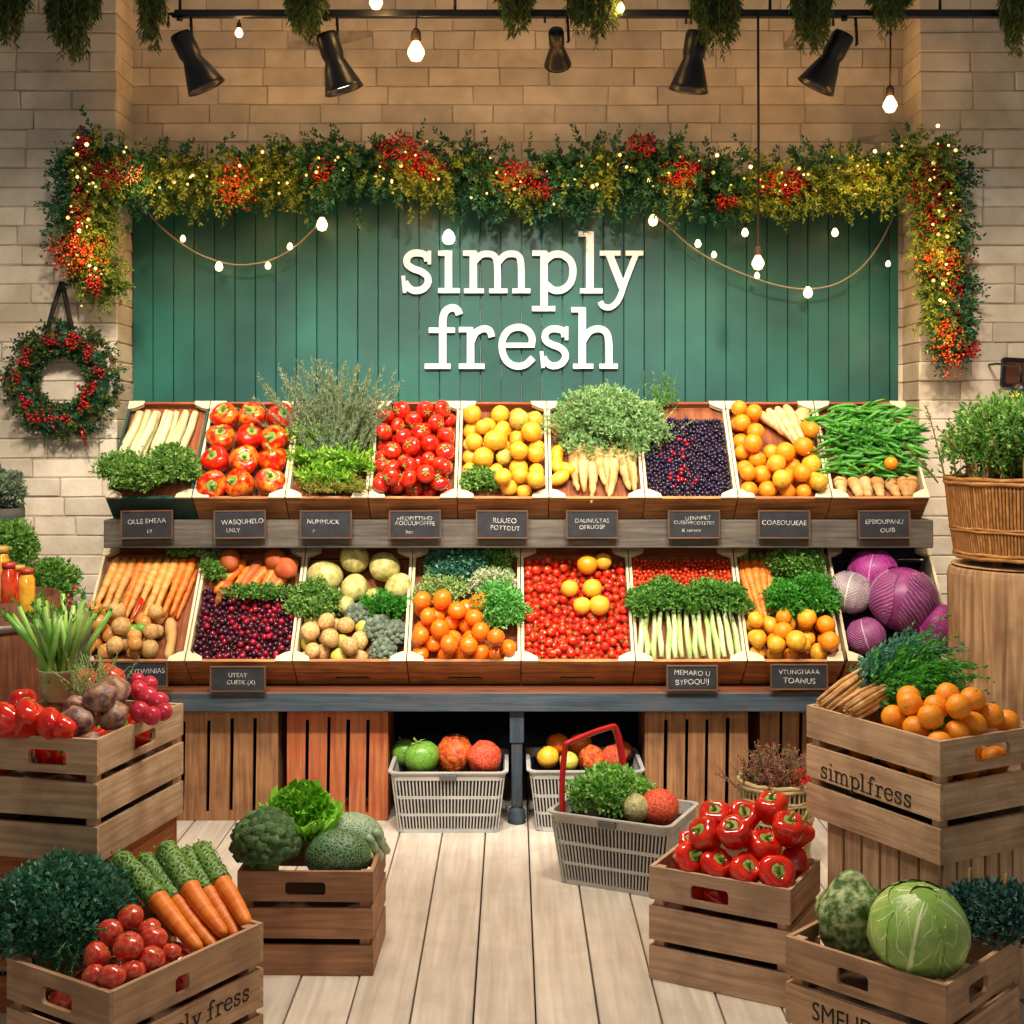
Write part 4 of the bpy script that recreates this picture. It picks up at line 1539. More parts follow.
# U6 roots + frothy herb
for i in range(8):
    nd = root('tan_root', ROOT, .20 + .03 * (i % 3), .026, .008, .05 * (i % 3 - 1), 12, i, ringy=.10)
    inst(nd, U[5].lay(None, .27 + i * .092, .52 + .03 * (i % 2), .028 + .012 * (i % 2), ang=R.gauss(0, .10)), f'tan tapering root standing under the frothy herb, {ORD[i]} from left', 'root vegetable', 'tan roots')
for i, (u, v) in enumerate(((.06, .34), (.16, .30), (.08, .20), (.06, .45))):
    nd = fruit('yellow_squash', YEL, .026, 1.6, 14, 10, .1, i + 3)
    inst(nd, U[5].T @ Matrix.Translation(U[5].T.inverted() @ U[5].W(u, v, .034)) @ Euler((1.3, 0, i)).to_matrix().to_4x4(), f"small yellow squash beside the tan roots, {('second from front', 'nearest the roots', 'nearest the front', 'farthest back')[i]}", 'squash', 'small yellow squashes')
NR_seed(61)
lv, sm = Lv(), M()
p0 = U[5].W(.72, .72, .04)
lv.curly((-.02, -.04, -.01), (.255, .10, .165), 130, 62, .042, .018, .011, zmin=-.6)
for i in range(110):
    lv.sprig((R.gauss(0, .09), R.gauss(0, .03), R.uniform(-.05, .05)), (R.gauss(0, .8), R.gauss(-.2, .3), R.gauss(.4, .5)), R.uniform(.08, .17), 34, .014, .004, droop=.3, stem=sm, r=.0015)
inst(herb('dill_bunch', lv, DILL, sm, STEMG), TR(p0), 'wide frothy pale green herb bunch spilling over the tan root box', 'herb')
NR_seed(62)
lv, sm = Lv(), M()
for i in range(26):
    lv.sprig((R.gauss(0, .03), 0, 0), (R.gauss(.1, .4), .1, 1), R.uniform(.06, .15), 18, .016, .007, droop=.1, stem=sm, r=.0015)
inst(herb('fennel_sprig_bunch', lv, BUSHG, sm), TR(U[6].W(.22, .93, .05)), 'upright light green herb sprigs behind the dark berries', 'herb')
# U7 dark berries
BB = [N_('blackberry', M().ico(1, sub=2).mesh('blackberry', BLACKB)), N_('blackberry', M().ico(1, sub=1).mesh('blackberry', BLACKB))]
RB = [N_('blackberry', M().ico(1, sub=2).mesh('blackberry', GRAPR))]
pts = heap(rad(620, .0078, .0096, 3), U[6].box(0, 1, 0, .86), U[6].bn, iters=90, seed=3)
g = random.Random(8)
allb = M()
cnt = 0
order = sorted(range(len(pts)), key=lambda i: -pts[i][2])
top = set(order[:290])
for i, p in enumerate(pts):
    if i in top:
        fx, fy = (p[0] / U[6].w + .5), p[1] / U[6].l
        red = .22 < fx < .6 and .12 < fy < .6 and g.random() < .42
        inst((RB if red else BB)[i % (1 if red else 2)], U[6].T @ Matrix.Translation(V(p)) @ Matrix.Scale(g.uniform(.0080, .0098), 4),
             'small dark red berry among the blackberries in the upper berry box' if red else 'small purple-black berry heaped in the upper berry box', 'berry', 'dark red berries in the upper box' if red else 'blackberries in the upper box')
    else:
        allb.ico(.0088, p, 1)
inst(N_('blackberries', allb.mesh('blackberries', BLACKB)), U[6].T, 'bed of purple-black berries under the top ones in the upper berry box', 'berries', kind='stuff')
# U8 parsnips and oranges
U[7].fill([fruit('orange', ORAN, 1, .97, 18, 11, .02, s, .04, 'nub') for s in (1, 2)] + [YF[0]], rad(24, .031, .039, 12), (0, 1, .0, .56), lambda i: 'orange or yellow round fruit', 'fruit', 'oranges in the parsnip box', rows=4, seed=12, tilt=.6)
U[7].fill([fruit('orange', ORAN, 1, .97, 18, 11, .02, s, .04, 'nub') for s in (3, 4)], rad(8, .031, .036, 13), (0, .36, .54, .95), 'orange behind the others', 'fruit', 'oranges in the parsnip box', rows=2, seed=13)
U[7].fill([fruit('orange', ORAN, 1, .97, 18, 11, .02, s, .04, 'nub') for s in (5,)], rad(3, .030, .033, 14), (.74, 1, .54, .78), 'orange beside parsnip tips', 'fruit', 'oranges in the parsnip box', rows=1, seed=14)
for i, (u, a) in enumerate(((.36, .62), (.48, .40), (.58, .25), (.68, .18))):
    inst(root('parsnip', PARSN, .27, .022, .006, .02, 12, i), U[7].lay(None, u, .95, .03 + .012 * i, ang=a, pitch=-.10), f'long pale parsnip with its tip on the oranges, {ORD[i]} from left', 'parsnip', 'parsnips')
inst(root('squash', POTA, .13, .036, .030, .02, 14, 9), U[7].lay(None, .88, .95, .035, ang=-.05), 'stubby tan squash in the back corner of the parsnip box', 'squash')
# U9 beans and greens
NR_seed(91)
bm = []
for k in range(4):
    m = M()
    pt = [(0, 0, 0)]
    for i in range(1, 7):
        pt.append((.012 * math.sin(i * .6 + k), .008 * math.sin(i * .5 + k * 2), .016 * i))
    m.tube(pt, [.003, .006, .0065, .006, .0065, .005, .001], 7)
    bm.append(N_('green_bean', m.mesh('green_bean', BEAN)))
BEANM = mat('green_bean_skin', '#2c7a22', '#57a53a', scale=9, rough=.35, obj=.3)
for b in bm:
    b.mesh.materials.clear()
    b.mesh.materials.append(BEANM)
for i in range(280):
    u, v = R.uniform(.04, .93), R.uniform(.26, .97)
    n = .02 + .07 * math.sin(PI * (v - .25) / .75) * R.uniform(.5, 1) + R.uniform(0, .012)
    T_ = U[8].lay(None, u, v, n, ang=R.choice((1.3, -1.3, 1.6)) + R.gauss(0, .3), pitch=R.gauss(0, .2), sc=R.uniform(.8, 1.2))
    inst(bm[i % 4], T_, 'slim green bean in the heap at the end of the upper shelf', 'bean', 'green beans in the upper box')
lv = Lv()
for i in range(130):
    lv.sprig((R.gauss(0, .085), R.gauss(0, .07), R.uniform(-.04, .05)), (R.gauss(0, .5), R.gauss(0, .4), 1), R.uniform(.04, .10), 12, .024, .010, droop=.5)
inst(herb('bean_leaf_bunch', lv, BEAN), TR(U[8].W(.45, .58, .03)), 'loose green leaves lying among the green beans', 'leafy greens')
lv = Lv()
for i in range(36):
    lv.sprig((R.gauss(0, .07), R.gauss(0, .012), 0), (R.gauss(0, .5), R.gauss(-.3, .4), .8), R.uniform(.03, .06), 12, .012, .006, droop=.5)
inst(herb('cress_bunch', lv, LIME), TR(U[8].W(.36, .27, .03)), 'strip of pale green cress in front of the green beans', 'leafy greens')
for i in range(7):
    inst(root('tan_root', ROOT, .085, .026, .014, .06, 12, i + 20), U[8].lay(None, .10 + i * .135, .21, .026, ang=R.gauss(0, .15), pitch=.15), f'stubby tan root in front of the green beans, {ORD[i]} from left', 'root vegetable', 'stubby tan roots')
inst(fruit('orange', ORAN, .026, .97, 18, 11, .02, 1, .001, 'nub'), TR(U[8].W(.66, .27, .085)), 'single small orange lying on the green bean heap', 'orange')

# ---------------------------------------------------------------- lower row
# L1 carrots and onions
CT = carrot_top(4, .035)
k = 0
for row, (v, n, cnt, u0, du) in enumerate(((.93, .018, 12, .04, .083), (.90, .052, 10, .09, .088))):
    for i in range(cnt):
        u = u0 + du * i + .06
        nd = root('carrot', CARP if R.random() < .6 else CARR, R.uniform(.25, .30), .0170 + .002 * row, .008, R.gauss(0, .012), 12, k, fat=.08)
        inst(nd, L[0].lay(None, min(u, .97), v, n, ang=-.17 + R.gauss(0, .012)), f"long pale orange carrot, {ORD[i]} from left in the {('under', 'upper')[row]} layer, {LW[0]}", 'carrot', 'long carrots in the lower box')
        k += 1
NR_seed(101)
curly_bunch(L[0], (.88, .96), (.07, .045, .045), 22, 45, PARS, 'dark parsley bunch at the back corner of the carrot and onion box', seed=15, n0=.05)
ON = [fruit('onion', ONION, 1, .9, 16, 11, .05, s, 0, 'nub') for s in (1, 2)] + [fruit('onion', POTA, 1, 1.1, 16, 11, .08, 3)]
L[0].fill(ON, rad(26, .026, .035, 21), (0, .76, .0, .42), 'brown onion', 'onion', 'onions in the lower carrot box', rows=4, seed=21, tilt=.6)
inst(root('green_squash', APPLEG, .09, .022, .020, .02, 12, 3), L[0].lay(None, .62, .23, .074, ang=-1.35), 'small green squash lying on the onions', 'squash')
inst(root('yam', POTA, .17, .022, .015, .06, 12, 4), L[0].lay(None, .80, .36, .03, ang=.1), 'knobbly tan yam beside the onions', 'yam')
inst(root('red_chilli', PEP, .10, .011, .003, .1, 10, 4), L[0].lay(None, .50, .50, .074, ang=-.25), 'small red chilli lying at the carrot tips', 'chilli')
# L2 grapes
GR = [N_('grape', M().ico(1, sub=2).mesh('grape', GRAPE)), N_('grape', M().ico(1, sub=2).mesh('grape', GRAPR))]
gr = rad(330, .0095, .0125, 5)
pts = heap(gr, L[1].box(0, 1, 0, .66), L[1].bn, iters=110, seed=6)
order = sorted(range(len(pts)), key=lambda i: -pts[i][2])
top = set(order[:230])
rest = M()
g = random.Random(3)
for i, p in enumerate(pts):
    if i in top:
        fx = p[0] / L[1].w + .5
        red = g.random() < (.5 if .3 < fx < .9 else .12)
        inst(GR[1 if red else 0], L[1].T @ Matrix.Translation(V(p)) @ Matrix.Scale(float(gr[i]), 4), ('small wine-red grape in the lower grape heap' if red else 'small black-purple grape in the lower grape heap'), 'grape', ('red grapes in the lower box' if red else 'black grapes in the lower box'))
    else:
        rest.ico(gr[i], p, 1)
inst(N_('grapes', rest.mesh('grapes', GRAPE)), L[1].T, 'bed of dark grapes under the top layer in the lower grape box', 'grapes', kind='stuff')
for i in range(8):
    nd = root('orange_carrot', CARR if i % 3 else SWEET, R.uniform(.15, .18), .024, .012, R.gauss(0, .03), 12, i + 40)
    inst(nd, L[1].lay(None, .30 + .092 * i, .86 + .04 * (i % 2), .022 + .010 * (i % 2), ang=-.5 + R.gauss(0, .1)), f'short orange carrot behind the dark grapes, {ORD[i]} from left', 'carrot', 'short carrots behind the grapes')
for i, (u, v) in enumerate(((.26, .88), (.74, .88), (.86, .80))):
    nd = fruit('sweet_potato', SWEET, .042, 1.45, 16, 11, .1, i)
    inst(nd, L[1].T @ Matrix.Translation(L[1].T.inverted() @ L[1].W(u, v, .060)) @ Euler((1.2, .4 * i, .3)).to_matrix().to_4x4(), f"reddish sweet potato behind the grapes, {('beside the parsley', 'second from left', 'nearest the melon box')[i]}", 'sweet potato', 'sweet potatoes')
curly_bunch(L[1], (.12, .80), (.06, .06, .06), 26, 50, PARS, 'small parsley bunch at the back corner of the grape box', seed=16, lr=.022)
NR_seed(111)
lv = Lv()
lv.curly((0, 0, 0), (.15, .045, .04), 40, 45, .022, .013, .009)
inst(herb('grape_leaf_bunch', lv, BUSHG), TR(L[1].W(.56, .56, .042)), 'strip of green leaves lying on the dark grapes', 'leafy greens')
# L3 melons, broccoli, potatoes
ML = [fruit('melon', MELON, 1, .92, 20, 13, .05, s, .03, 'nub') for s in (1, 2)]
for i, (u, v, n, r) in enumerate(((.17, .78, .055, .070), (.47, .68, .050, .055), (.46, .92, .085, .060), (.76, .85, .072, .062), (.91, .68, .056, .056), (.68, .58, .045, .042), (.40, .53, .04, .036))):
    inst(ML[i % 2], L[2].T @ Matrix.Translation(L[2].T.inverted() @ L[2].W(u, v, n)) @ Euler((R.uniform(.5, 1.5), R.gauss(0, .5), R.uniform(0, 6))).to_matrix().to_4x4() @ Matrix.Scale(r, 4),
         f"pale yellow melon, {('by the parsley corner', 'in the middle of the back', 'standing highest at the back', 'to the right of the highest', 'beside the persimmon box', 'above the grey broccoli', 'smallest by the parsley')[i]}, lower melon box", 'melon', 'melons')
curly_bunch(L[2], (.09, .47), (.10, .08, .10), 62, 60, PARS, 'leafy parsley bunch at the side of the melon box over the grapes', seed=17, n0=.05)
curly_bunch(L[2], (.78, .50), (.10, .055, .055), 44, 50, BEAN, 'dark green leaves between the melons and grey broccoli', seed=18, n0=.03, name='spinach_bunch', cat='leafy greens')
for i, (u, v, r) in enumerate(((.53, .43, .054), (.74, .30, .060), (.90, .27, .056), (.80, .11, .054))):
    inst(broccoli('broccoli', r, BROCG, STEMG, i, k=40), TR(L[2].W(u, v, .035), rx=.7), f"grey-green broccoli head, {('nearest the melons', 'in the middle of the box', 'beside the persimmon box', 'by the front edge')[i]}, lower melon box", 'broccoli', 'grey broccoli heads')
PO = [fruit('potato', POTA, 1, .85, 16, 11, .1, s) for s in (1, 2)] + [fruit('potato', YELG, 1, .9, 16, 11, .06, 3)]
L[2].fill(PO, rad(17, .029, .040, 31), (0, .66, .0, .42), 'round tan potato', 'potato', 'potatoes in the lower melon box', rows=3, seed=31, tilt=.9)
# L4 persimmons, herbs
PS = [fruit('persimmon', PERS, 1, .9, 16, 11, .05, s, .05, 'nub') for s in (1, 2)] + [fruit('persimmon', PERS, 1, 1.15, 16, 11, .05, 3, .02, 'nub')]
L[3].fill(PS, rad(28, .030, .037, 41), (0, .74, .0, .54), 'orange persimmon', 'persimmon', 'persimmons in the lower box', rows=4, seed=41, tilt=.6)
L[3].fill(PS, rad(5, .029, .034, 42), (.72, .99, .0, .20), 'orange persimmon under the herb', 'persimmon', 'persimmons in the lower box', rows=1, seed=42, tilt=.6)
curly_bunch(L[3], (.82, .40), (.105, .08, .115), 72, 60, leafmat('fresh_herb_leaves', ['#3a8a32', '#5cac48', '#8acc6e', '#489a3a']), 'fresh light green herb bunch at the side of the persimmon box', seed=19, n0=.05, name='cilantro_bunch')
curly_bunch(L[3], (.25, .60), (.115, .06, .065), 46, 50, leafmat('endive_leaves', ['#6a9a3c', '#9ab865', '#c5d08f', '#7aa84a']), 'pale curly endive behind the persimmons', seed=20, n0=.03, name='endive', cat='leafy greens')
curly_bunch(L[3], (.74, .68), (.10, .05, .065), 40, 50, leafmat('pale_endive_leaves', ['#a9b884', '#c8d0a4', '#e0e0c4', '#8aa868']), 'whitish curly endive behind the light green herb', seed=22, n0=.03, name='endive', cat='leafy greens')
curly_bunch(L[3], (.42, .84), (.12, .06, .12), 60, 50, KALE, 'dark green kale bunch rising at the back of the persimmon box', seed=23, n0=.04, name='kale_bunch', cat='leafy greens', Ls=.018)
curly_bunch(L[3], (.74, .90), (.08, .04, .12), 36, 45, PARS, 'dark parsley sprigs standing at the back beside the kale', seed=24, n0=.04)
for i, (u, a) in enumerate(((.10, .1), (.20, -.1), (.86, .3))):
    inst(root('cucumber', mat('cucumber_skin', '#2a4a1a', '#5a7a30', scale=20, rough=.45), .14, .022, .018, .04, 12, i + 60), L[3].lay(None, u, .93, .04, ang=a), f"green cucumber behind the endive, {('nearest the melon box', 'second from the melon box', 'nearest the cherry tomato box')[i]}", 'cucumber', 'cucumbers')
# L5 cherry tomatoes
CH = [fruit('cherry_tomato', TOM, 1, .95, 12, 8, .02, s, .03, 'calyx') for s in (1, 2)]
cr = rad(250, .0125, .0185, 9)
pts = heap(cr, L[4].box(0, 1, 0, .95), L[4].bn, iters=150, seed=9)
for i, p in enumerate(pts):
    T_ = L[4].T @ Matrix.Translation(V(p)) @ Euler((R.gauss(0, .8), R.gauss(0, .8), R.uniform(0, 6))).to_matrix().to_4x4() @ Matrix.Scale(float(cr[i]), 4)
    inst(CH[i % 2], T_, 'glossy red cherry tomato heaped in the lower tomato box', 'tomato', 'cherry tomatoes in the lower box')
for i, (u, v, n, r) in enumerate(((.62, .82, .072, .040), (.44, .60, .066, .034), (.66, .60, .066, .038), (.72, .44, .068, .040), (.555, .44, .066, .034), (.78, .86, .066, .034))):
    inst(fruit('orange', YEL if i else ORAN, r, .97, 18, 11, .02, i, .002, 'nub'), TR(L[4].W(u, v, n)), f"yellow-orange fruit lying on the cherry tomatoes, {('farthest back', 'leftmost', 'in the middle', 'nearest the celery box', 'nearest the front', 'second from the back')[i]}", 'orange', 'oranges on the cherry tomatoes')
# L6 currants, cress, celery
CU = [N_('red_currant', M().ico(1, sub=2).mesh('red_currant', CURR))]
cr = rad(230, .0075, .0095, 10)
pts = heap(cr, L[5].box(0, 1, .66, .95), L[5].bn + .01, iters=90, seed=10)
for i, p in enumerate(pts):
    inst(CU[0], L[5].T @ Matrix.Translation(V(p)) @ Matrix.Scale(float(cr[i]), 4), 'small orange-red currant at the back of the celery box', 'berry', 'red currants behind the cress')
for i, u in enumerate((.10, .30, .52, .74, .94)):
    curly_bunch(L[5], (u, .47 + .06 * (i % 2)), (.065, .08, .07), 34, 60, leafmat('cress_leaves_%d' % i, ['#3a7626', '#589636', '#86b656', '#46862c']), f'green cress bunch above the celery, {ORD[i]} from left', seed=50 + i, n0=.05, name='cress_bunch', group='cress bunches over the celery', lr=.026)
for i in range(15):
    m = M()
    Lc = R.uniform(.19, .22)
    m.tube([(0, 0, 0), (R.gauss(0, .004), .002, .08), (R.gauss(0, .003), .0, .15), (0, -.002, Lc)], [.011, .0145, .0165, .014], 10, flat=.7)
    inst(N_('celery_stalk', m.mesh('celery_stalk', CELE)), L[5].lay(None, .06 + i * .0625, .44, .034 + .010 * (i % 2), ang=.0 + (7 - i) * -.012, pitch=.1), f'pale green celery stalk, {ORD[i]} from left, lower celery box', 'celery', 'celery stalks')
# L7 carrots, greens, potatoes
for i in range(7):
    nd = root('carrot', CARR, R.uniform(.23, .28), .020, .008, R.gauss(0, .02), 12, 80 + i, top=carrot_top(4, .06))
    inst(nd, L[6].lay(None, .06 + .05 * i, .94, .024 + .014 * (i % 2), ang=.16 - .03 * i), f'bright orange carrot with a leafy top, {ORD[i]} from left, lower potato box', 'carrot', 'leafy carrots')
for i, (u, v, r) in enumerate(((.52, .48, (.075, .09, .09)), (.82, .50, (.09, .09, .10)), (.70, .82, (.11, .07, .10)))):
    curly_bunch(L[6], (u, v), r, 64, 58, BEAN if i != 2 else PARS, f"leafy green bunch behind the yellow potatoes, {('beside the carrots', 'beside the red cabbages', 'farthest back')[i]}", seed=70 + i, n0=.05, name='leafy_green_bunch', cat='leafy greens', Ls=.017, group='leafy bunches in the potato box')
YP = [fruit('yellow_potato', YEL, 1, .9, 16, 11, .09, s) for s in (1, 2)] + [fruit('yellow_potato', ORAN, 1, .95, 16, 11, .05, 4)]
L[6].fill(YP, rad(24, .029, .038, 71), (0, 1, .0, .40), 'round yellow-orange potato', 'potato', 'yellow potatoes in the lower box', rows=3, seed=71, tilt=.9)
# L8 red cabbages
for i, (u, v, n, r, mt, lbl) in enumerate(((.40, .80, .13, .096, CABM, 'magenta red cabbage at the back under the upper shelf'), (.60, .47, .18, .132, CABP, 'largest purple cabbage in the middle of the lowest end box'),
                                           (.12, .60, .13, .088, CABW, 'pale greyish purple cabbage against the potato box'), (.92, .24, .16, .095, CABM, 'bright magenta cabbage beside the tree stump'), (.22, .24, .10, .075, CABP, 'dark purple cabbage low at the front of the end box'))):
    inst(cabbage('red_cabbage', mt, r, i + 3, 7, n=26), TR(L[7].W(u, v, n), rz=i, rx=.3), lbl, 'cabbage', 'red cabbages')
# ================================================================ slatted crates
def slat_crate(name, w, d, h, ns, mt, gap=.018, th=.011, hole=(.5, .26, .30), base=.15, side_hole=True, text=None, hole_side=None, front_hole=True):
    """open crate, local origin at its front lower edge corner; x along the front, y into depth"""
    nd = N_(name)
    sh_ = (h - gap * (ns - 1)) / ns

    def wall(length, holed, hx, hw):
        ms = []
        for i in range(ns):
            z0 = i * (sh_ + gap)
            z1 = z0 + sh_
            j = R.uniform(-.001, .001)
            holes = []
            if holed and i == ns - 1:
                zc = z0 + sh_ * .42
                holes = [rrect(length * hx - hw, zc - sh_ * .22, length * hx + hw, zc + sh_ * .22, sh_ * .12)]
            ms.append(plate([(0.0, z0 + j), (length, z0 - j), (length, z1 + j), (0, z1 - j)], holes, th, bevel=.0))
        return join(ms)
    fr = wall(w, front_hole, hole[0], hole[1] * w * .5)
    nd.k(N_('front_panel', fr.mesh('front_panel', mt, False)))
    nd.k(N_('back_panel', wall(w, False, .5, .1).mesh('back_panel', mt, False), T=TR((0, d - th, 0))))
    for xx in (0, w):
        hs = hole_side or (.5, .26)
        s = wall(d - 2 * th, side_hole, hs[0], hs[1] * d * .5)
        nd.k(N_('side_panel', s.mesh('side_panel', mt, False), T=TR((xx if xx == 0 else w, th, 0), rz=PI / 2) if xx else TR((th, th, 0), rz=PI / 2)))
    cpm = M()
    cpm.box((0, 0, 0), (.026, .026, h - .004))
    cpo = cpm.mesh('corner_post', mt, False, .001)
    for xx in (th, w - th - .026):
        for yy in (th, d - th - .026):
            nd.k(N_('corner_post', cpo, T=TR((xx, yy, 0))))
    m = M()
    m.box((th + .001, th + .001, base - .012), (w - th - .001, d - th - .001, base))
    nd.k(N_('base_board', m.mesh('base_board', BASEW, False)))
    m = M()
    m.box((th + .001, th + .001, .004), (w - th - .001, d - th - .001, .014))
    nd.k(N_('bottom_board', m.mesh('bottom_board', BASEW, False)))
    if text:
        nd.k(text)
    return nd


def sign_text(txt, width, height, T, serif=True):
    """stencilled lettering built from the same slab-serif strokes as the big sign"""
    IDX = {'s': (0, 65, 200), 'i': (1, 205, 297), 'm': (2, 300, 555), 'p': (3, 553, 715), 'l': (4, 722, 818), 'y': (5, 800, 966), 'f': (6, 160, 295), 'r': (7, 285, 420), 'e': (8, 430, 572), 'h': (10, 698, 872)}
    base = {'f': 275, 'r': 275, 'e': 275, 'h': 275}
    m = M()
    xo = 0
    for ch in txt:
        if ch == ' ':
            xo += 60
            continue
        k, a, b = IDX[ch]
        for n_, s in enumerate(letters[k]):
            w_ = s[0]
            pts = [((p[0] - a + xo) * .001, -(p[1] - base.get(ch, 0) - 296) * .001) for p in s[1:]]
            m.ribbon(pts, [q * .001 * .9 for q in w_] if hasattr(w_, '__len__') else w_ * .001 * .9, -.0002 - .00002 * n_, .0006)
        if ch == 'i':
            m.ribbon([((45 + xo) * .001, .19), ((45 + xo) * .001, .215)], .028, -.0002, .0006)
        xo += b - a + 6
    sx = width / (xo * .001)
    sz = height / .30
    m.v = [(v[0] * sx, v[1], v[2] * sz) for v in m.v]
    return N_('stencil_lettering', m.mesh('stencil_lettering', INK, False), T=T, label='worn dark stencilled lettering')


TOPS = []


def settle(items, k=1.0, fr=None, iters=60):
    """push a hand-placed pile apart a little so that neighbours touch without cutting into each other"""
    p = np.array([tuple(a) for a, _ in items])
    r = np.array([b for _, b in items]) * k
    for _ in range(iters):
        d = p[:, None] - p[None]
        q = np.sqrt((d ** 2).sum(-1)) + np.eye(len(p))
        pen = np.maximum((r[:, None] + r[None]) * 1.01 - q, 0)
        np.fill_diagonal(pen, 0)
        p += (d / q[..., None] * pen[..., None]).sum(1) * .35
        if fr:                                   # stay inside the crate walls
            Mx, w_, d_ = fr
            Mi = Mx.inverted()
            for i in range(len(p)):
                l_ = Mi @ V(p[i].tolist())
                l_.x = min(max(l_.x, .014 + r[i]), w_ - .014 - r[i])
                l_.y = min(max(l_.y, .014 + r[i]), d_ - .014 - r[i])
                p[i] = tuple(Mx @ l_)
    out = [V(a) for a in p.tolist()]
    TOPS.extend(zip(out, r.tolist()))
    return out


R.seed(100)
# ---- A: middle left crate with broccoli and melons
A_o, A_r = V((-.731, 3.46, 0)), -.02
A = slat_crate('wooden_crate', .362, .29, .276, 3, CRATE2, base=.165, hole=(.5, .30), side_hole=False)
inst(A, TR(A_o, A_r), 'brown slatted crate with broccoli, lettuce and melons standing on the floorboards', 'crate')
inst(broccoli('broccoli', .094, BROC, STEMG, 3, k=70), TR(P(266, 843, 3.53), rx=.15), 'large green broccoli head hanging over the corner of the brown floor crate', 'broccoli')
LETM = leafmat('lettuce_leaf_skin', ['#5fae1c', '#7cc52e', '#8fd040', '#4f9a18'], trans=.2, rough=.35)
NR_seed(205)
lt = lettuce('lettuce', .10, LETM, 4, layers=((1.0, 9, .75),), ruff=.15)
lv = Lv()
lv.curly((0, 0, .045), (.066, .055, .07), 60, 26, .026, .026, .026, zmin=-.2)
lt.k(N_('ruffled_leaves', lv.mesh('ruffled_leaves', LETM)))
inst(lt, TR(P(300, 834, 3.64), rz=.5, rx=.15), 'bright green ruffled lettuce between the broccoli and the melons', 'lettuce')
me1 = fruit('melon', NETG, 1, 1, 30, 20, .02, 4)
inst(me1, TR(P(338, 856, 3.545), s=(.090, .070, .072)), 'dark green netted melon in front of the paler melon in the floor crate', 'melon')
me2 = fruit('melon', NETW, 1, 1, 30, 20, .02, 5)
inst(me2, TR(P(350, 838, 3.68), s=(.098, .065, .072)), 'pale green netted melon behind the dark melon in the floor crate', 'melon')
for i, (px, py) in enumerate(((371, 850), (379, 846), (386, 840))):
    inst(root('cucumber', NETW if i else CELE, .15, .022, .018, .03, 12, i + 5), aim(P(px - 8, py - 8, 3.50 + .05 * i), (.25, -.35, -.55)) if False else aim(P(px - 12, py - 10, 3.55 + .04 * i), (.30, .30, -.62), 0, .62),
         f"stubby pale green marrow at the side of the floor crate, {('nearest the dark melon', 'in the middle', 'at the corner')[i]}", 'marrow', 'pale marrows')
for i, x in enumerate((.14, .27)):
    inst(root('carrot', CARR, .10, .017, .010, .0, 12, 200 + i), TR(A_o, A_r) @ aim((x + .05, .04, .034), (-1, .1, 0)), f"carrot lying low inside the brown floor crate, {('first', 'second')[i]} from its left end", 'carrot')

# ---- B: middle right crate with red peppers
B_o, B_r = V((.3625, 3.44, 0)), math.radians(-29)
B = slat_crate('wooden_crate', .382, .272, .297, 3, CRATE3, base=.165, hole=(.44, .27), side_hole=False)
inst(B, TR(B_o, B_r), 'slatted crate of red bell peppers in front of the red-handled basket', 'crate')
RP = [pepper(1, .95, PEP, s, 36) for s in (11, 12, 13, 14)]
RPL = [(687, 861, .318, 'at the near corner by the basket'), (713, 866, .318, 'second in front row'), (743, 868, .320, 'third in front row with a curled green stem'), (779, 874, .322, 'large one in front row above the crate corner'), (812, 858, .325, 'lying at the far corner of the crate'),
       (690, 843, .335, 'small dark one by the basket rim'), (713, 841, .365, 'orange-red one in middle row'), (742, 842, .372, 'shiny one in middle row behind the curled stem'), (772, 843, .37, 'in middle row behind the large one'), (798, 834, .375, 'tall smooth one leaning over the far side'),
       (719, 820, .40, 'tall one in back row with a thick stalk'), (746, 818, .41, 'in back row behind the shiny one'), (774, 819, .415, 'topmost one in back row'), (815, 843, .37, 'with an orange cheek at the far rim')]
RR = [.033 if i == 5 else .050 if i in (3, 4, 9) else .046 for i in range(len(RPL))]
RP_ = settle([(at(a, b, c), r) for (a, b, c, d), r in zip(RPL, RR)], .84, (TR(B_o, B_r), .382, .272))
for i, (px, py, z, w) in enumerate(RPL):
    r = .046 if i not in (3, 4, 9) else .050
    if i == 5:
        r = .033
    rx = R.gauss(1.0 if i < 5 else .6, .2)
    T_ = TR(RP_[i], rz=R.uniform(-.5, .5)) @ Euler((rx if i not in (4, 9) else .3, R.gauss(0, .3) + (1.2 if i in (4, 9) else 0), 0)).to_matrix().to_4x4() @ Matrix.Rotation(R.uniform(0, 6), 4, 'Z') @ Matrix.Scale(r, 4)
    inst(RP[i % 4], T_, f'red bell pepper {w}', 'pepper', 'red bell peppers in the floor crate')

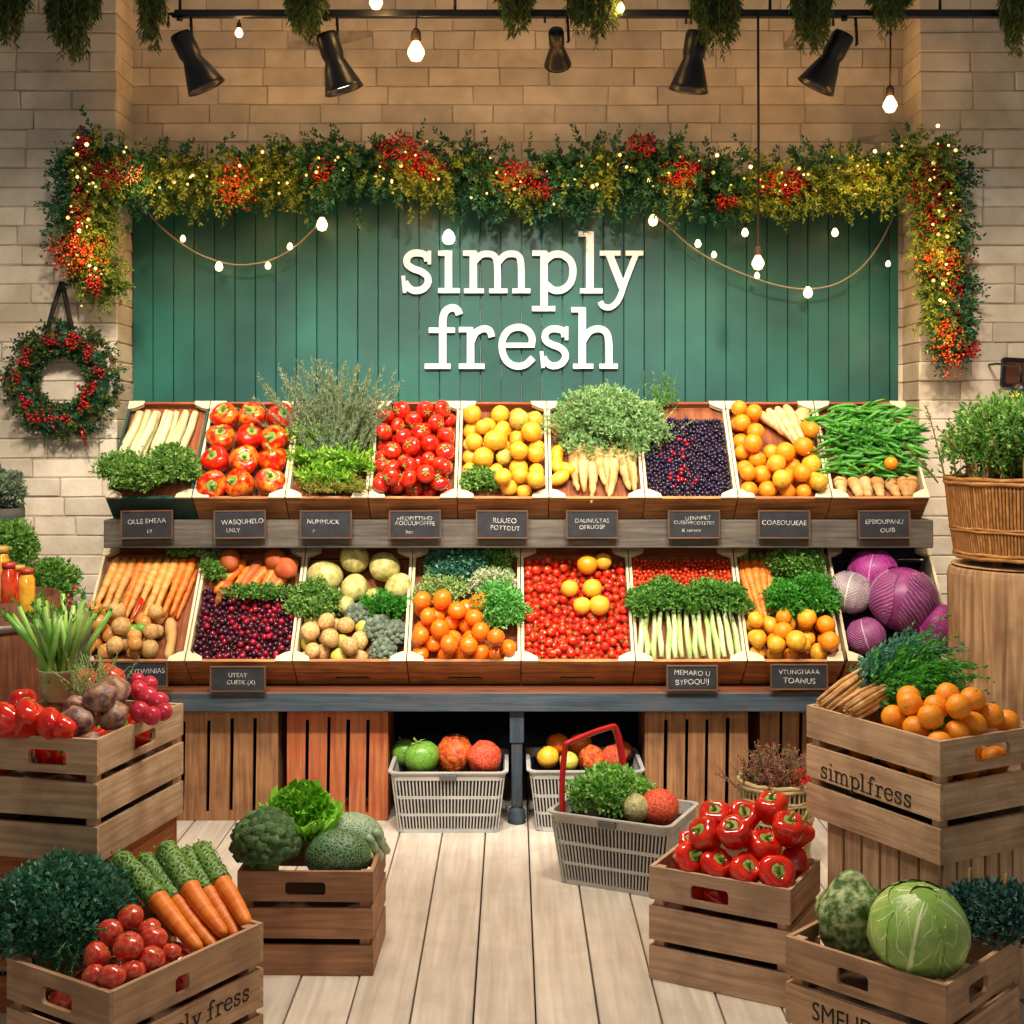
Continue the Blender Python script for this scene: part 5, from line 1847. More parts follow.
# ---- G: upper left crate
G_o, G_r = V((-1.393, 3.238, .40)), math.radians(-13.4)
CRG = wood('sandy_crate_wood', '#ab8a6a', '#d4b492', dirt='#664a38', isl=.07)
G = slat_crate('wooden_crate', .40, .437, .30, 3, CRG, base=.17, gap=.02, hole=(.66, .26), hole_side=(.52, .26))
inst(G, TR(G_o, G_r), 'sandy slatted crate of peppers, tubers and radishes on top of a lower crate', 'crate')
GL = slat_crate('wooden_crate', .37, .40, .395, 4, SLATR, base=.30, gap=.014, front_hole=False, side_hole=False)
inst(GL, TR(V((-1.372, 3.262, 0)), G_r), 'reddish slatted crate under the sandy crate, behind the leaning carrots', 'crate')
for i, (px, py, z, r) in enumerate(((6, 722, .735, .046), (29, 720, .735, .048), (50, 725, .728, .038), (66, 728, .722, .030), (20, 705, .76, .04))):
    T_ = TR(at(px, py, z)) @ Euler((1.2, R.gauss(0, .3), R.uniform(0, 6))).to_matrix().to_4x4() @ Matrix.Scale(r, 4)
    inst(RP[i % 4], T_, f"red pepper under the spring onions, {('at the frame edge', 'second from the frame edge', 'third from the frame edge', 'smallest, beside the purple tubers', 'behind the others')[i]}", 'pepper', 'red peppers in the sandy crate')
cup = M()
cup.lathe([(0, 0), (.040, 0), (.060, .085), (.064, .088), (.060, .088), (.050, .02), (0, .015)], 24)
CUPM = mat('pale_green_ceramic', '#b9c48a', '#d6dcb4', scale=12, rough=.4)
cp_ = at(57, 702, .70) + V((0, .03, 0))
inst(N_('ceramic_pot', cup.mesh('ceramic_pot', CUPM)), TR(cp_), 'pale green pot holding the spring onions in the sandy crate', 'pot')
NR_seed(201)
sm, tp = M(), Lv()
for i in range(26):
    a = -.55 + 1.0 * (i / 25) + R.gauss(0, .05)
    d = V((math.sin(a) * 1.0, R.gauss(-.05, .15), math.cos(a)))
    L_ = R.uniform(.17, .24)
    b = V((R.gauss(0, .018), R.gauss(0, .018), .02))
    sm.tube([b, b + d * L_ * .5 + V((0, 0, .01)), b + d * L_], [.008, .009, .007], 8)
    tp.sprig(b + d * L_ * .85, d, R.uniform(.04, .09), 12, .026, .007, droop=.5, ang=.5)
inst(N_('spring_onion_bunch', None, [N_('stalks', sm.mesh('stalks', mat('spring_onion_stalk', '#5f9a34', '#a3c766', scale=9, rough=.35, isl=.25))), N_('leaf_tips', tp.mesh('leaf_tips', BEAN))]), TR(cp_ + V((0, 0, .035))), 'bunch of spring onions fanning out of the pale green pot', 'spring onions')
HEI = [fruit('heirloom_tomato', TOMD, 1, .78, 24, 14, .12, s, .12, 'nub', 2.5) for s in (1, 2)]
TUB = [fruit('tuber', TARO, 1, .85, 22, 14, .22, s, 0, None, 1.8) for s in (1, 2, 3)]
GT = ((88, 682, .770, .040, 0, 'orange-red ribbed tomato beside the pale green pot'), (110, 676, .775, .042, 1, 'red ribbed tomato rising at the back of the sandy crate'), (78, 710, .745, .034, 2, 'yellowish brown tuber beside the pot'),
                                         (86, 724, .730, .045, 3, 'dark purple tuber at the crate corner'), (106, 716, .742, .042, 4, 'brown tuber in the middle of the sandy crate'), (122, 712, .735, .040, 2, 'round tan tuber beside the radishes'), (112, 695, .765, .046, 3, 'large purplish tuber lying on top of the others'), (100, 733, .712, .028, 4, 'small purple tuber low at the crate corner'))
GP = settle([(at(q[0], q[1], q[2]), q[3]) for q in GT], .92, (TR(G_o, G_r), .40, .437))
for i, (px, py, z, r, k, w) in enumerate(GT):
    nd = (HEI + TUB)[k]
    inst(nd, TR(GP[i], rz=i, rx=.4, ry=.3, s=r), w, 'tomato' if k < 2 else 'tuber')
RD = fruit('radish', RADI, 1, 1.05, 18, 12, .04, 2)
for i, (px, py, z, r) in enumerate(((139, 690, .735, .026), (148, 697, .732, .028), (158, 702, .728, .027), (140, 712, .725, .026), (152, 716, .718, .024), (164, 712, .722, .022), (138, 680, .745, .02), (150, 684, .742, .022))):
    inst(RD, TR(at(px, py, z), rx=R.gauss(0, .6), ry=R.gauss(0, .6), s=r), f"red radish at the back corner of the sandy crate, {('first', 'second', 'third', 'nearest the tan tuber', 'lowest by the rim', 'nearest the corner', 'highest', 'second highest')[i]}", 'radish', 'radishes')
NR_seed(202)
lv, sm = Lv(), M()
for i in range(40):
    lv.sprig((R.gauss(0, .03), R.gauss(0, .02), 0), (R.gauss(0, .35), R.gauss(0, .2), 1), R.uniform(.08, .16), 30, .012, .004, droop=.25, stem=sm, r=.0015)
inst(herb('dill_bunch', lv, DILL, sm, STEMG), TR(at(92, 704, .72)), 'feathery pale dill bunch standing behind the ribbed tomatoes', 'herb')

# ---- H: front left crate
H_o, H_r = V((-1.10, 2.83, 0)), math.radians(-32.5)
CRH = wood('warm_crate_wood', '#a07c5e', '#cba684', dirt='#5f4432', isl=.09)
Hs = .45
tH = sign_text('simply fress', .33, .055, TR((.33 + .0006, .075, .140), rz=PI / 2))
Hc = slat_crate('wooden_crate', .33, .45, .30, 3, CRH, base=.165, gap=.018, hole=(.5, .30), hole_side=(.44, .09), text=tH)
inst(Hc, TR(H_o, H_r), 'slatted crate with kale, tomatoes and leaning carrots, stencilled on its long side', 'crate')
NR_seed(210)
lv, sm = Lv(), M()
lv.curly((0, 0, 0), (.155, .12, .115), 130, 70, .042, .017, .012, zmin=-.6)
for i in range(30):
    lv.sprig((R.gauss(.05, .06), -.08, .0), (R.gauss(.2, .5), -.6, R.gauss(-.3, .4)), R.uniform(.06, .13), 34, .013, .005, droop=.6, stem=sm, r=.0018)
inst(herb('kale_bunch', lv, KALE, sm), TR(P(58, 912, 2.97) + V((0, 0, -.02))), 'big dark curly kale bunch hanging over the front left crate', 'leafy greens')
TD = [fruit('tomato', TOMD, 1, .9, 24, 14, .06, s, .08, 'nub') for s in (1, 2)]
HT = ((97, 956, .318, .031, 'beside the kale'), (111, 932, .340, .030, 'at the back beside the kale'), (131, 950, .336, .032, 'in the middle of the pile'), (133, 921, .352, .030, 'topmost, touching the carrots'), (156, 940, .330, .030, 'beside the first carrot'),
                                       (159, 960, .312, .030, 'by the stencilled rim'), (116, 979, .305, .030, 'low at the crate corner'), (134, 975, .306, .028, 'second along the stencilled rim'), (95, 980, .300, .027, 'low under the kale'), (147, 930, .338, .027, 'small one under the first carrot'), (166, 951, .315, .022, 'smallest at the carrot tip'))
HP = settle([(at(q[0], q[1], q[2]), q[3]) for q in HT], .93, (TR(H_o, H_r), .33, .45))
for i, (px, py, z, r, w) in enumerate(HT):
    inst(TD[i % 2], TR(HP[i], rx=R.gauss(0, .5), ry=R.gauss(0, .5), rz=i, s=r), f'blushing red tomato {w}, front left crate', 'tomato', 'tomatoes in the kale crate')
ends = [((202, 950), (118, 858)), ((214, 942), (137, 850)), ((224, 936), (163, 847)), ((233, 931), (181, 843)), ((247, 926), (200, 847))]
for i, (b, t) in enumerate(ends):
    pb = at(b[0], b[1], .292)
    pt = P(t[0], t[1], 3.13 + .035 * i)
    if i in (1, 3):
        pb, pt = pb + V((.004, .022, -.030)), pt + V((.004, .022, -.030))
    d = pb - pt
    Lc = d.length
    kk = 14
    m = M()
    c0 = .46
    pts, rr = [], []
    for j in range(kk + 1):
        t_ = c0 + (1 - c0) * j / kk
        pts.append((.004 * math.sin(t_ * 5 + i), 0, Lc * t_))
        rr.append((.0255 - .011 * (t_ - c0) / (1 - c0)) * (1 + R.gauss(0, .02)))
    rr[-2] *= .93
    rr[-1] *= .55
    m.tube(pts, rr, 16)
    nd = N_('carrot', m.mesh('carrot', CARR))
    g_ = M()
    pts, rr = [], []
    for j in range(kk + 1):
        t_ = (c0 + .02) * j / kk
        pts.append((.004 * math.sin(t_ * 5 + i), 0, Lc * t_))
        rr.append(.0275 * (1 if j else .7) * (1 + .02 * math.sin(j * 3)))
    g_.tube(pts, rr, 16)
    lvt = Lv()
    aa = NR.uniform(0, 6.28, 110)
    tt = NR.uniform(0, c0, 110)
    lvt.add(np.stack([.027 * np.cos(aa), .027 * np.sin(aa), tt * Lc], 1), np.stack([np.cos(aa) * .12, np.sin(aa) * .12, np.full(110, -1.0)], 1), .009, .006)
    nd.k(N_('green_top', g_.mesh('green_top', ZUC), label='bumpy dark green upper half', kids=[N_('scale_leaves', lvt.mesh('scale_leaves', BUSHG))]))
    inst(nd, aim(pt, d), f"fat carrot with a bumpy green upper half, {ORD[i]} from left, leaning over the tomatoes", 'carrot', 'leaning carrots')

# ---- I: upper right crate
I_o, I_r = V((.809, 3.57, .395)), math.radians(-61.7)
tI = sign_text('simplfress', .335, .062, TR((.055, -.0006, .116)))
Ic = slat_crate('wooden_crate', .48, .36, .30, 3, CRG, base=.165, gap=.02, front_hole=False, side_hole=False, text=tI, hole_side=(.42, .22))
# its near side has a hand hole: the side at x = w
Ic.kids = [k for k in Ic.kids if not (k.name == 'side_panel' and k.T.translation.x > .1)]


def holed_side(length, h, ns, gap, th, mt, hx, hw):
    sh_ = (h - gap * (ns - 1)) / ns
    ms = []
    for i in range(ns):
        z0 = i * (sh_ + gap)
        z1 = z0 + sh_
        hs = [rrect(length * hx - hw, z0 + sh_ * .25, length * hx + hw, z0 + sh_ * .70, .012)] if i == ns - 1 else []
        ms.append(plate([(0, z0), (length, z0), (length, z1), (0, z1)], hs, th))
    return join(ms).mesh('side_panel', mt, False)


Ic.k(N_('side_panel', holed_side(.338, .30, 3, .02, .011, CRG, .50, .062), T=TR((.48, .011, 0), rz=PI / 2)))
inst(Ic, TR(I_o, I_r), 'sandy stencilled crate of oranges and leafy carrots on a slatted stand', 'crate')
# K: slatted support under it
R.seed(77)
Kn = N_('slatted_crate')
kw, kd, kh = .40, .32, .392
for nm, Ln, T_ in (('front_panel', kw, TR((0, 0, 0))), ('back_panel', kw, TR((0, kd - .012, 0))), ('side_panel', kd - .026, TR((.012, .013, 0), rz=PI / 2)), ('side_panel', kd - .026, TR((kw, .013, 0), rz=PI / 2))):
    m = M()
    n_ = 6
    sw = Ln / n_
    for i in range(n_):
        m.box((i * sw + .004, 0, R.uniform(0, .003)), ((i + 1) * sw - .004, .012, kh - R.uniform(0, .003)))
    m.box((0, .012, .02), (Ln, .022, .07))
    m.box((0, .012, kh - .07), (Ln, .022, kh - .02))
    Kn.k(N_(nm, m.mesh(nm, CRG, False, .001), T=T_))
inst(Kn, TR(I_o + V((math.cos(I_r), math.sin(I_r), 0)) * .065 + V((.012, .01, -.395)), I_r), 'pale crate of upright slats under the stencilled orange crate', 'crate')
OR2 = [fruit('orange', ORAN, 1, .97, 24, 15, .02, s, .05, 'nub') for s in (1, 2, 3)]
IT = ((887, 718, .712, 'nearest the leafy carrots in the front row'), (908, 724, .712, 'second in the front row'), (931, 729, .712, 'third in the front row, over the crate corner'), (949, 734, .705, 'low one at the crate corner'), (971, 729, .712, 'front row, on the shaded side'),
                                    (916, 709, .742, 'second row, by the leafy carrots'), (934, 708, .748, 'in the middle of the heap'), (956, 712, .746, 'second row, over the corner'), (975, 709, .745, 'second row, below the stump'), (991, 722, .722, 'near the end of the row by the frame edge'), (1007, 724, .718, 'last by the frame edge'), (950, 696, .770, 'topmost of the heap'), (909, 698, .755, 'behind the others by the leaves'), (1022, 727, .714, 'cut by the frame edge'))
IP = settle([(at(q[0], q[1], q[2]), .032) for q in IT], .97, (TR(I_o, I_r), .48, .36))
for i, (px, py, z, w) in enumerate(IT):
    inst(OR2[i % 3], TR(IP[i], rx=R.gauss(0, .8), ry=R.gauss(0, .8), rz=i, s=.032), f'round orange {w}, stencilled crate', 'orange', 'oranges in the stencilled crate')
# leafy carrots bunches
NR_seed(220)
for b in range(2):
    sm, lv = M(), Lv()
    base = P((826, 850)[b], (707, 711)[b], (3.56, 3.44)[b])
    neck = P((866, 884)[b], (676, 690)[b], (3.60, 3.50)[b])
    ax_ = (neck - base)
    tipd = ax_.normalized()
    La = ax_.length
    for i in range(34):
        o = V((R.gauss(0, 1), R.gauss(0, 1), R.gauss(0, 1)))
        o -= tipd * o.dot(tipd)
        o = o.normalized() * .030 * math.sqrt(R.random())
        sm.tube([o * 1.0 - tipd * R.uniform(0, .02), o * 1.05 + tipd * La * .5, o * .8 + tipd * La], [.004, .0065, .005], 6)
    for i in range(190):
        o = V((R.gauss(0, .014), R.gauss(0, .018), R.gauss(0, .014)))
        lv.sprig(tipd * La * R.uniform(.7, 1.3) + o, V((1, .12, .30)) + V((R.gauss(.0, .35), R.gauss(0, .35), R.gauss(.0, .32))), R.uniform(.10, .27), 44, .024, .009, droop=.55, stem=None, ang=.55)
    nd = N_('leafy_root_bunch', None, [N_('roots', sm.mesh('roots', mat('brown_orange_root', '#b9803f', '#e3b67c', scale=30, rough=.7, bump=.6, bscale=200, isl=.25))), N_('leaves', lv.mesh('leaves', KALE if b == 0 else BEAN))])
    inst(nd, TR(base), ('bunch of thin brown roots with dark swept-back leaves at the crate corner', 'bunch of thin brown roots with leaves spreading behind the oranges')[b], 'root vegetable bunch')

# ---- J: front right crate
J_o, J_r = V((.622, 2.957, 0)), math.radians(-44.6)
tJm = text_m('SMEUDULess', .075, .0008)
wj = [v[0] for v in tJm.v]
tJ = N_('stencil_lettering', join([tJm], TR((.205, -.0008, .150), s=(.27 / (max(wj) - min(wj)), 1, .78))).mesh('stencil_lettering', INK, False), label='worn dark stencilled lettering')
Jc = slat_crate('wooden_crate', .385, .36, .30, 3, CRH, base=.165, gap=.018, hole=(.44, .20), hole_side=(.42, .26), text=tJ)
inst(Jc, TR(J_o, J_r), 'stencilled crate holding the big cabbage in front of the slatted stand', 'crate')
inst(cabbage('cabbage', CABG, .108, 5, 9, n=40), TR(V((.888, 2.838, .356)), rz=.6, rx=.35, ry=-.2), 'large round pale green cabbage in the stencilled front crate', 'cabbage')
mm = M()
mm.blob((.086, .084, .098), n=44, rings=30, lump=.16, freq=1.6, seed=4, post=lambda p, d: p * (1 + .022 * noise.noise(d * 14)))
mott = N_('savoy_cabbage', mm.mesh('savoy_cabbage', MOTT))
inst(mott, TR(P(855, 918, 2.99), rz=.4, ry=-.25), 'mottled green crinkled cabbage behind the pale cabbage', 'cabbage')
NR_seed(230)
for b, (px, py, D, rr) in enumerate(((968, 915, 3.02, .062), (1004, 922, 2.95, .085))):
    lv = Lv()
    lv.curly((0, 0, 0), (rr, rr * .8, rr * .8), 50, 60, .030, .016, .010, zmin=-.5)
    inst(herb('kale', lv, leafmat('blue_green_kale_%d' % b, ['#26504e', '#3a6a64', '#568880', '#20443f', '#7aa296']), None, extra=[N_('stalk', (lambda m: (m.tube([(0, 0, -.04), (.0, 0, .05), (.006, 0, .11)], [.006, .006, .004], 8), m)[1])(M()).mesh('stalk', STEMB), label='thin brown stalk')]),
         TR(P(px, py, D)), ('small blue-green kale head between the pale cabbage and the slatted stand', 'blue-green kale head at the outer end of the cabbage crate')[b], 'leafy greens')

# ================================================================ crates of upright slats under the shelf
R.seed(55)


def lid_crate(x0, x1, D, h, mt, lbl, ns=5):
    w = x1 - x0
    nd = N_('slatted_crate')
    sw = w / ns
    holes = []
    for i in range(1, ns):
        xc = i * sw + R.uniform(-.004, .004)
        z0, z1 = h * R.uniform(.04, .09), h * R.uniform(.90, .95)
        g = R.uniform(.007, .0095)
        holes.append([(xc - g, z0), (xc + g * .6, z0), (xc + g + .002, z1), (xc - g * .4, z1)])
    nd.k(N_('slatted_front', plate(rrect(0, 0, w, h, .010), holes, .014, upright=True).mesh('slatted_front', mt, False)))
    for xx in (0, w - .012):
        m = M()
        m.box((xx, .0145, .004), (xx + .012, .27, h - .004))
        nd.k(N_('side_panel', m.mesh('side_panel', mt, False, .001)))
    m = M()
    m.box((.012, .0145, .004), (w - .012, .27, .016))
    m.box((.012, .0145, h - .016), (w - .012, .27, h - .004))
    nd.k(N_('end_board', m.mesh('end_board', mt, False)))
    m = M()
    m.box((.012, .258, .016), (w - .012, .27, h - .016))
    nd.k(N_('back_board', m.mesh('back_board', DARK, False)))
    inst(nd, TR((x0, D, 0)), lbl, 'crate')


def fx(px, D):
    return (px - 512) * D / F


lid_crate(fx(160, 4.83), fx(278, 4.83), 4.83, .405, SLAT, 'brown slatted crate standing on end under the shelf behind the sandy crate')
lid_crate(fx(287, 4.83), fx(388, 4.83), 4.83, .405, SLATR, 'orange-stained slatted crate standing on end beside the grey basket')
lid_crate(fx(645, 4.83), fx(748, 4.83), 4.83, .405, SLAT, 'brown slatted crate standing on end behind the red-handled basket')
lid_crate(fx(760, 4.93), fx(860, 4.93), 4.93, .405, SLAT, 'shaded slatted crate standing on end behind the heather basket')


# ================================================================ plastic shopping baskets
def basket(w, d, h, taper, nb_f, nb_s, handle=None, tag_=True):
    """grey shopping basket with slotted walls; local origin at its centre on the floor"""
    nd = N_('shopping_basket')

    def ring(z, t, out=0):
        k = 1 - taper * (1 - z / h)
        a, b = w / 2 * k + out, d / 2 * k + out
        r = .03
        o = []
        for cx_, cy_, a0 in ((a - r, b - r, 0), (-a + r, b - r, 90), (-a + r, -b + r, 180), (a - r, -b + r, 270)):
            for i in range(5):
                th = math.radians(a0 + 90 * i / 4)
                o.append(V((cx_ + r * math.cos(th), cy_ + r * math.sin(th), z)))
        return o

    def band(z0, z1, th):
        m = M()
        o0, o1 = ring(z0, 0, th), ring(z1, 0, th)
        i0, i1 = ring(z0, 0, 0), ring(z1, 0, 0)
        n = len(o0)
        fs = []
        for q in range(n):
            r = (q + 1) % n
            fs += [(q, r, n + r, n + q), (2 * n + r, 2 * n + q, 3 * n + q, 3 * n + r), (n + q, n + r, 3 * n + r, 3 * n + q), (r, q, 2 * n + q, 2 * n + r)]
        m.add(o0 + o1 + i0 + i1, fs)
        return m
    rim = join([band(h * .86, h * .985, .006), band(h * .975, h, .014)])
    nd.k(N_('rim', rim.mesh('rim', PLASTIC, False)))
    m = join([band(h * .555, h * .60, .004), band(h * .275, h * .315, .004), band(.0, h * .055, .004)])
    nd.k(N_('band', m.mesh('band', PLASTIC, False)))
    m = M()
    a, b = w / 2 * (1 - taper), d / 2 * (1 - taper)
    m.box((-a, -b, .004), (a, b, .012))
    nd.k(N_('base', m.mesh('base', PLASTIC, False)))
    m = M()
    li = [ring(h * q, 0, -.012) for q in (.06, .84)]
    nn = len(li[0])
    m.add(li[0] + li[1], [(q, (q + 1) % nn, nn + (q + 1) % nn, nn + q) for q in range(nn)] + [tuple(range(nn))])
    nd.k(N_('inner_shell', m.mesh('inner_shell', mat('basket_shade_sheet', '#35322d', rough=.9), False), label='dark sheet standing in for shade behind the slots'))  # dark sheet added so the slots read as shaded
    for side in range(4):
        m = M()
        nb = nb_f if side % 2 == 0 else nb_s
        for i in range(nb + 1):
            t = (i / nb * 2 - 1) * .95
            pts = []
            for z in (.0, h * .9):
                k = 1 - taper * (1 - z / h)
                a, b = w / 2 * k + .001, d / 2 * k + .001
                pts.append({0: V((t * a, -b, z)), 1: V((a, t * b, z)), 2: V((t * a, b, z)), 3: V((-a, t * b, z))}[side])
            m.tube(pts, .0033, 5, caps=False)
        nd.k(N_('slotted_wall', m.mesh('slotted_wall', PLASTIC)))
    m = M()
    k = 1
    m.box((-.03, -d / 2 - .014, h * .88), (.03, -d / 2 - .004, h * .96))
    nd.k(N_('handle_clip', m.mesh('handle_clip', mat('dark_grey_clip', '#5a5a58', rough=.5), False, .001)))
    if handle:
        hm = M()
        pts = []
        hp = [V(q) for q in handle]
        for i in range(len(hp) - 1):
            p0, p1, p2, p3 = hp[max(i - 1, 0)], hp[i], hp[i + 1], hp[min(i + 2, len(hp) - 1)]
            for k_ in range(5):
                t = k_ / 5
                pts.append(.5 * ((2 * p1) + (p2 - p0) * t + (2 * p0 - 5 * p1 + 4 * p2 - p3) * t * t + (3 * p1 - p0 - 3 * p2 + p3) * t ** 3))
        pts.append(hp[-1])
        hm.tube(pts, .012, 10, flat=.75)
        nd.k(N_('handle', hm.mesh('handle', REDP), label='red carrying handle'))
    return nd


inst(basket(.405, .33, .225, .13, 30, 22), TR((fx(448, 4.66), 4.66 + .165, 0)), 'grey plastic basket under the shelf beside the orange-stained crate', 'basket')
inst(basket(.40, .33, .225, .13, 30, 22), TR((fx(586, 4.68), 4.68 + .165, 0)), 'grey plastic basket under the shelf behind the red handle', 'basket')
C_c, C_r = V((.362, 4.205, 0)), math.radians(-25.5)
inst(basket(.394, .284, .232, .16, 30, 20, handle=[(-.165, -.115, .21), (-.17, -.112, .30), (-.165, -.098, .42), (-.15, -.088, .445), (-.075, .04, .47), (-.06, .085, .455), (-.045, .105, .36), (-.03, .125, .22)]), TR(C_c, C_r), 'grey plastic basket with a red handle standing on the floorboards', 'basket')
# contents
def pile(lst, D):
    for nd, px, py, dd, s, lbl, cat in lst:
        inst(nd, TR(P(px, py, D + dd), rz=R.uniform(0, 6), rx=R.gauss(0, .3), ry=R.gauss(0, .3), s=s), lbl, cat)


SQG = fruit('green_squash', APPLEG, 1, .95, 22, 14, .05, 3, .12, 'calyx')
SQO = fruit('squash', BUMPY, 1, 1.05, 24, 16, .18, 5, .05, 'nub', 2.2)
SQR = fruit('squash', BUMPR, 1, .95, 24, 16, .15, 6, .05, None, 2.2)
pile([(SQG, 422, 757, .0, .066, 'round green squash with a stalk in the basket beside the orange-stained crate', 'squash'),
      (SQO, 455, 754, .05, .070, 'bumpy orange squash in the middle of the basket beside the orange-stained crate', 'squash'),
      (SQR, 484, 757, -.01, .064, 'bumpy red squash in the basket beside the table leg', 'squash'),
      (SQG, 405, 752, .12, .052, 'dark green squash half hidden at the back of the basket', 'squash')], 4.80)
pile([(YF[0], 548, 757, .0, .042, 'yellow fruit in the basket behind the red handle', 'fruit'), (YF[3], 569, 761, -.03, .036, 'pale green fruit in the basket behind the red handle', 'fruit'), (SQO, 592, 759, .02, .050, 'bumpy orange squash in the basket behind the red handle', 'squash'),
      (SQR, 614, 757, .02, .048, 'bumpy red squash in the basket behind the red handle', 'squash'), (PS[0], 558, 744, .10, .044, 'orange persimmon at the back of the basket behind the red handle', 'persimmon'), (PS[1], 580, 744, .13, .046, 'second orange persimmon at the back of the basket behind the red handle', 'persimmon'), (SWEETP := fruit('sweet_potato', SWEET, 1, .8, 18, 12, .1, 3), 622, 750, .11, .042, 'reddish sweet potato at the end of the basket behind the red handle', 'sweet potato')], 4.82)
NR_seed(240)
lv, sm = Lv(), M()
lv.curly((0, 0, 0), (.125, .09, .07), 90, 60, .038, .018, .012, zmin=-.5)
inst(herb('curly_endive', lv, leafmat('endive_green', ['#4c9a24', '#6ab53a', '#93cc60', '#b5d98a', '#3f8420']), None), TR(P(611, 797, 4.21)), 'bright curly endive filling the red-handled basket', 'leafy greens')
inst(fruit('small_melon', KIWI, .042, 1.05, 24, 16, .04, 2), TR(P(636, 808, 4.13)), 'small netted tan melon between the endive and the red squash', 'melon')
inst(fruit('red_squash', BUMPR, 1, .9, 28, 18, .05, 3), TR(P(659, 807, 4.16), s=.064), 'round bumpy red squash at the end of the red-handled basket', 'squash')


# ================================================================ wicker baskets, stump, planter
def wicker(name, r0, r1, h, n, mt, bands=(.5,), feet=False):
    nd = N_(name)
    cane = M()
    for i in range(n):
        a = 2 * PI * i / n
        ca, sa = math.cos(a), math.sin(a)
        z0 = 0
        cane.tube([(r0 * ca, r0 * sa, z0), ((r0 + r1) / 2 * ca * 1.01, (r0 + r1) / 2 * sa * 1.01, h * .5), (r1 * ca, r1 * sa, h)], .0045, 5, caps=False)
    nd.k(N_('cane_wall', cane.mesh('cane_wall', mt)))

    def ringm(z, r, t, nm):
        m = M()
        for q in range(2):
            m.tube([(r * math.cos(k * PI / 18), r * math.sin(k * PI / 18), z + t * 1.5 * q + .002 * math.sin(k * 2 + q * 3)) for k in range(37)], t, 6, caps=False)
        return N_(nm, m.mesh(nm, mt))
    nd.k(ringm(h, r1 + .003, .008, 'rim'), ringm(.0, r0 + .003, .007, 'base_ring'))
    for b in bands:
        nd.k(ringm(h * b, r0 + (r1 - r0) * b + .005, .005, 'band'))
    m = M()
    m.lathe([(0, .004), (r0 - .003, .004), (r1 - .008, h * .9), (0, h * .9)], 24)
    nd.k(N_('inner_shell', m.mesh('inner_shell', BASEW)))
    if feet:
        m = M()
        for a in range(4):
            t = a * PI / 2 + .6
            m.tube([(r0 * .75 * math.cos(t), r0 * .75 * math.sin(t), -.028), (r0 * .8 * math.cos(t), r0 * .8 * math.sin(t), .004)], .016, 8)
        nd.k(N_('foot_ring', m.mesh('foot_ring', mt)))
    return nd


hb = V((.90, 4.42, 0))
inst(wicker('wicker_basket', .105, .125, .25, 44, WICKERP, (.30, .55, .8)), TR(hb), 'pale wicker basket of heather on the floor behind the red peppers', 'basket')
NR_seed(250)
lv, sm = Lv(), M()
for i in range(150):
    lv.sprig((R.gauss(0, .05), R.gauss(0, .05), 0), (R.gauss(0, .55), R.gauss(0, .5), 1), R.uniform(.08, .17), 36, .014, .009, droop=.1, stem=sm, r=.0015)
inst(herb('heather_plant', lv, PINKF, sm), TR(hb + V((0, 0, .232))), 'pinkish heather growing in the pale wicker basket', 'plant')
for i, (dx, dy, r) in enumerate(((.065, -.06, .03), (.085, -.03, .025))):
    inst(fruit('red_pepper', PEP, r, 1.3, 18, 12, .08, i + 2), TR(hb + V((dx, dy, .275))), ('red fruit tucked in the heather basket nearest the viewer', 'red fruit tucked in the heather basket by the crate')[i], 'fruit')

sc_ = V((1.67, 4.2, 0))
m = M()
prof = [(0, 0), (.265, 0), (.258, .1), (.25, .4), (.247, .75), (.25, .985), (.244, 1.008), (.20, 1.012), (0, 1.013)]
prof2 = []
for (a, b), (c, d) in zip(prof, prof[1:]):
    for k in range(4):
        prof2.append((a + (c - a) * k / 4, b + (d - b) * k / 4))
prof2.append(prof[-1])
m.lathe(prof2, 72, lambda th, z, r: 1 + .03 * noise.noise(V((math.cos(th) * 5, math.sin(th) * 5, z * .8))) + .018 * noise.noise(V((math.cos(th) * 16, math.sin(th) * 16, z * 1.2))))
m.uv = [[(m.v[k][2] + 0.0, math.atan2(m.v[k][1], m.v[k][0]) * .25) for k in f] for f in m.f]
stn = N_('tree_stump', m.mesh('tree_stump', STUMPW))
m = M()
m.lathe([(0, 1.0135), (.235, 1.0135), (.240, 1.016), (.236, 1.019), (0, 1.019)], 48)
stn.k(N_('cut_top', m.mesh('cut_top', mat('cut_wood_rings', '#a98058', '#c9a67c', scale=30, rough=.8)), label='pale cut top'))
inst(stn, TR(sc_), 'tall pale tree stump standing behind the orange crate', 'tree stump')
inst(wicker('wicker_planter', .232, .262, .235, 150, WICKER, (.36,), feet=True), TR(sc_ + V((0, -.02, 1.047))), 'round brown wicker planter standing on the tree stump', 'planter')
NR_seed(260)
lv, sm = Lv(), M()
lv.curly((0, 0, .14), (.27, .22, .13), 170, 60, .05, .022, .012, zmin=-.6)
for i in range(120):
    lv.sprig((R.gauss(0, .10), R.gauss(0, .08), .02), (R.gauss(0, .55), R.gauss(-.1, .5), .9), R.uniform(.16, .28), 30, .024, .010, droop=.35, stem=sm, r=.003)
for i in range(46):
    a = R.uniform(0, 6.28)
    sm.tube([(.19 * math.cos(a), .17 * math.sin(a), -.04), (.20 * math.cos(a), .18 * math.sin(a), .10)], .006, 5)
inst(herb('bushy_plant', lv, BUSHG, sm, STEMB), TR(sc_ + V((0, -.02, 1.262))), 'bushy green plant growing in the brown wicker planter', 'plant')
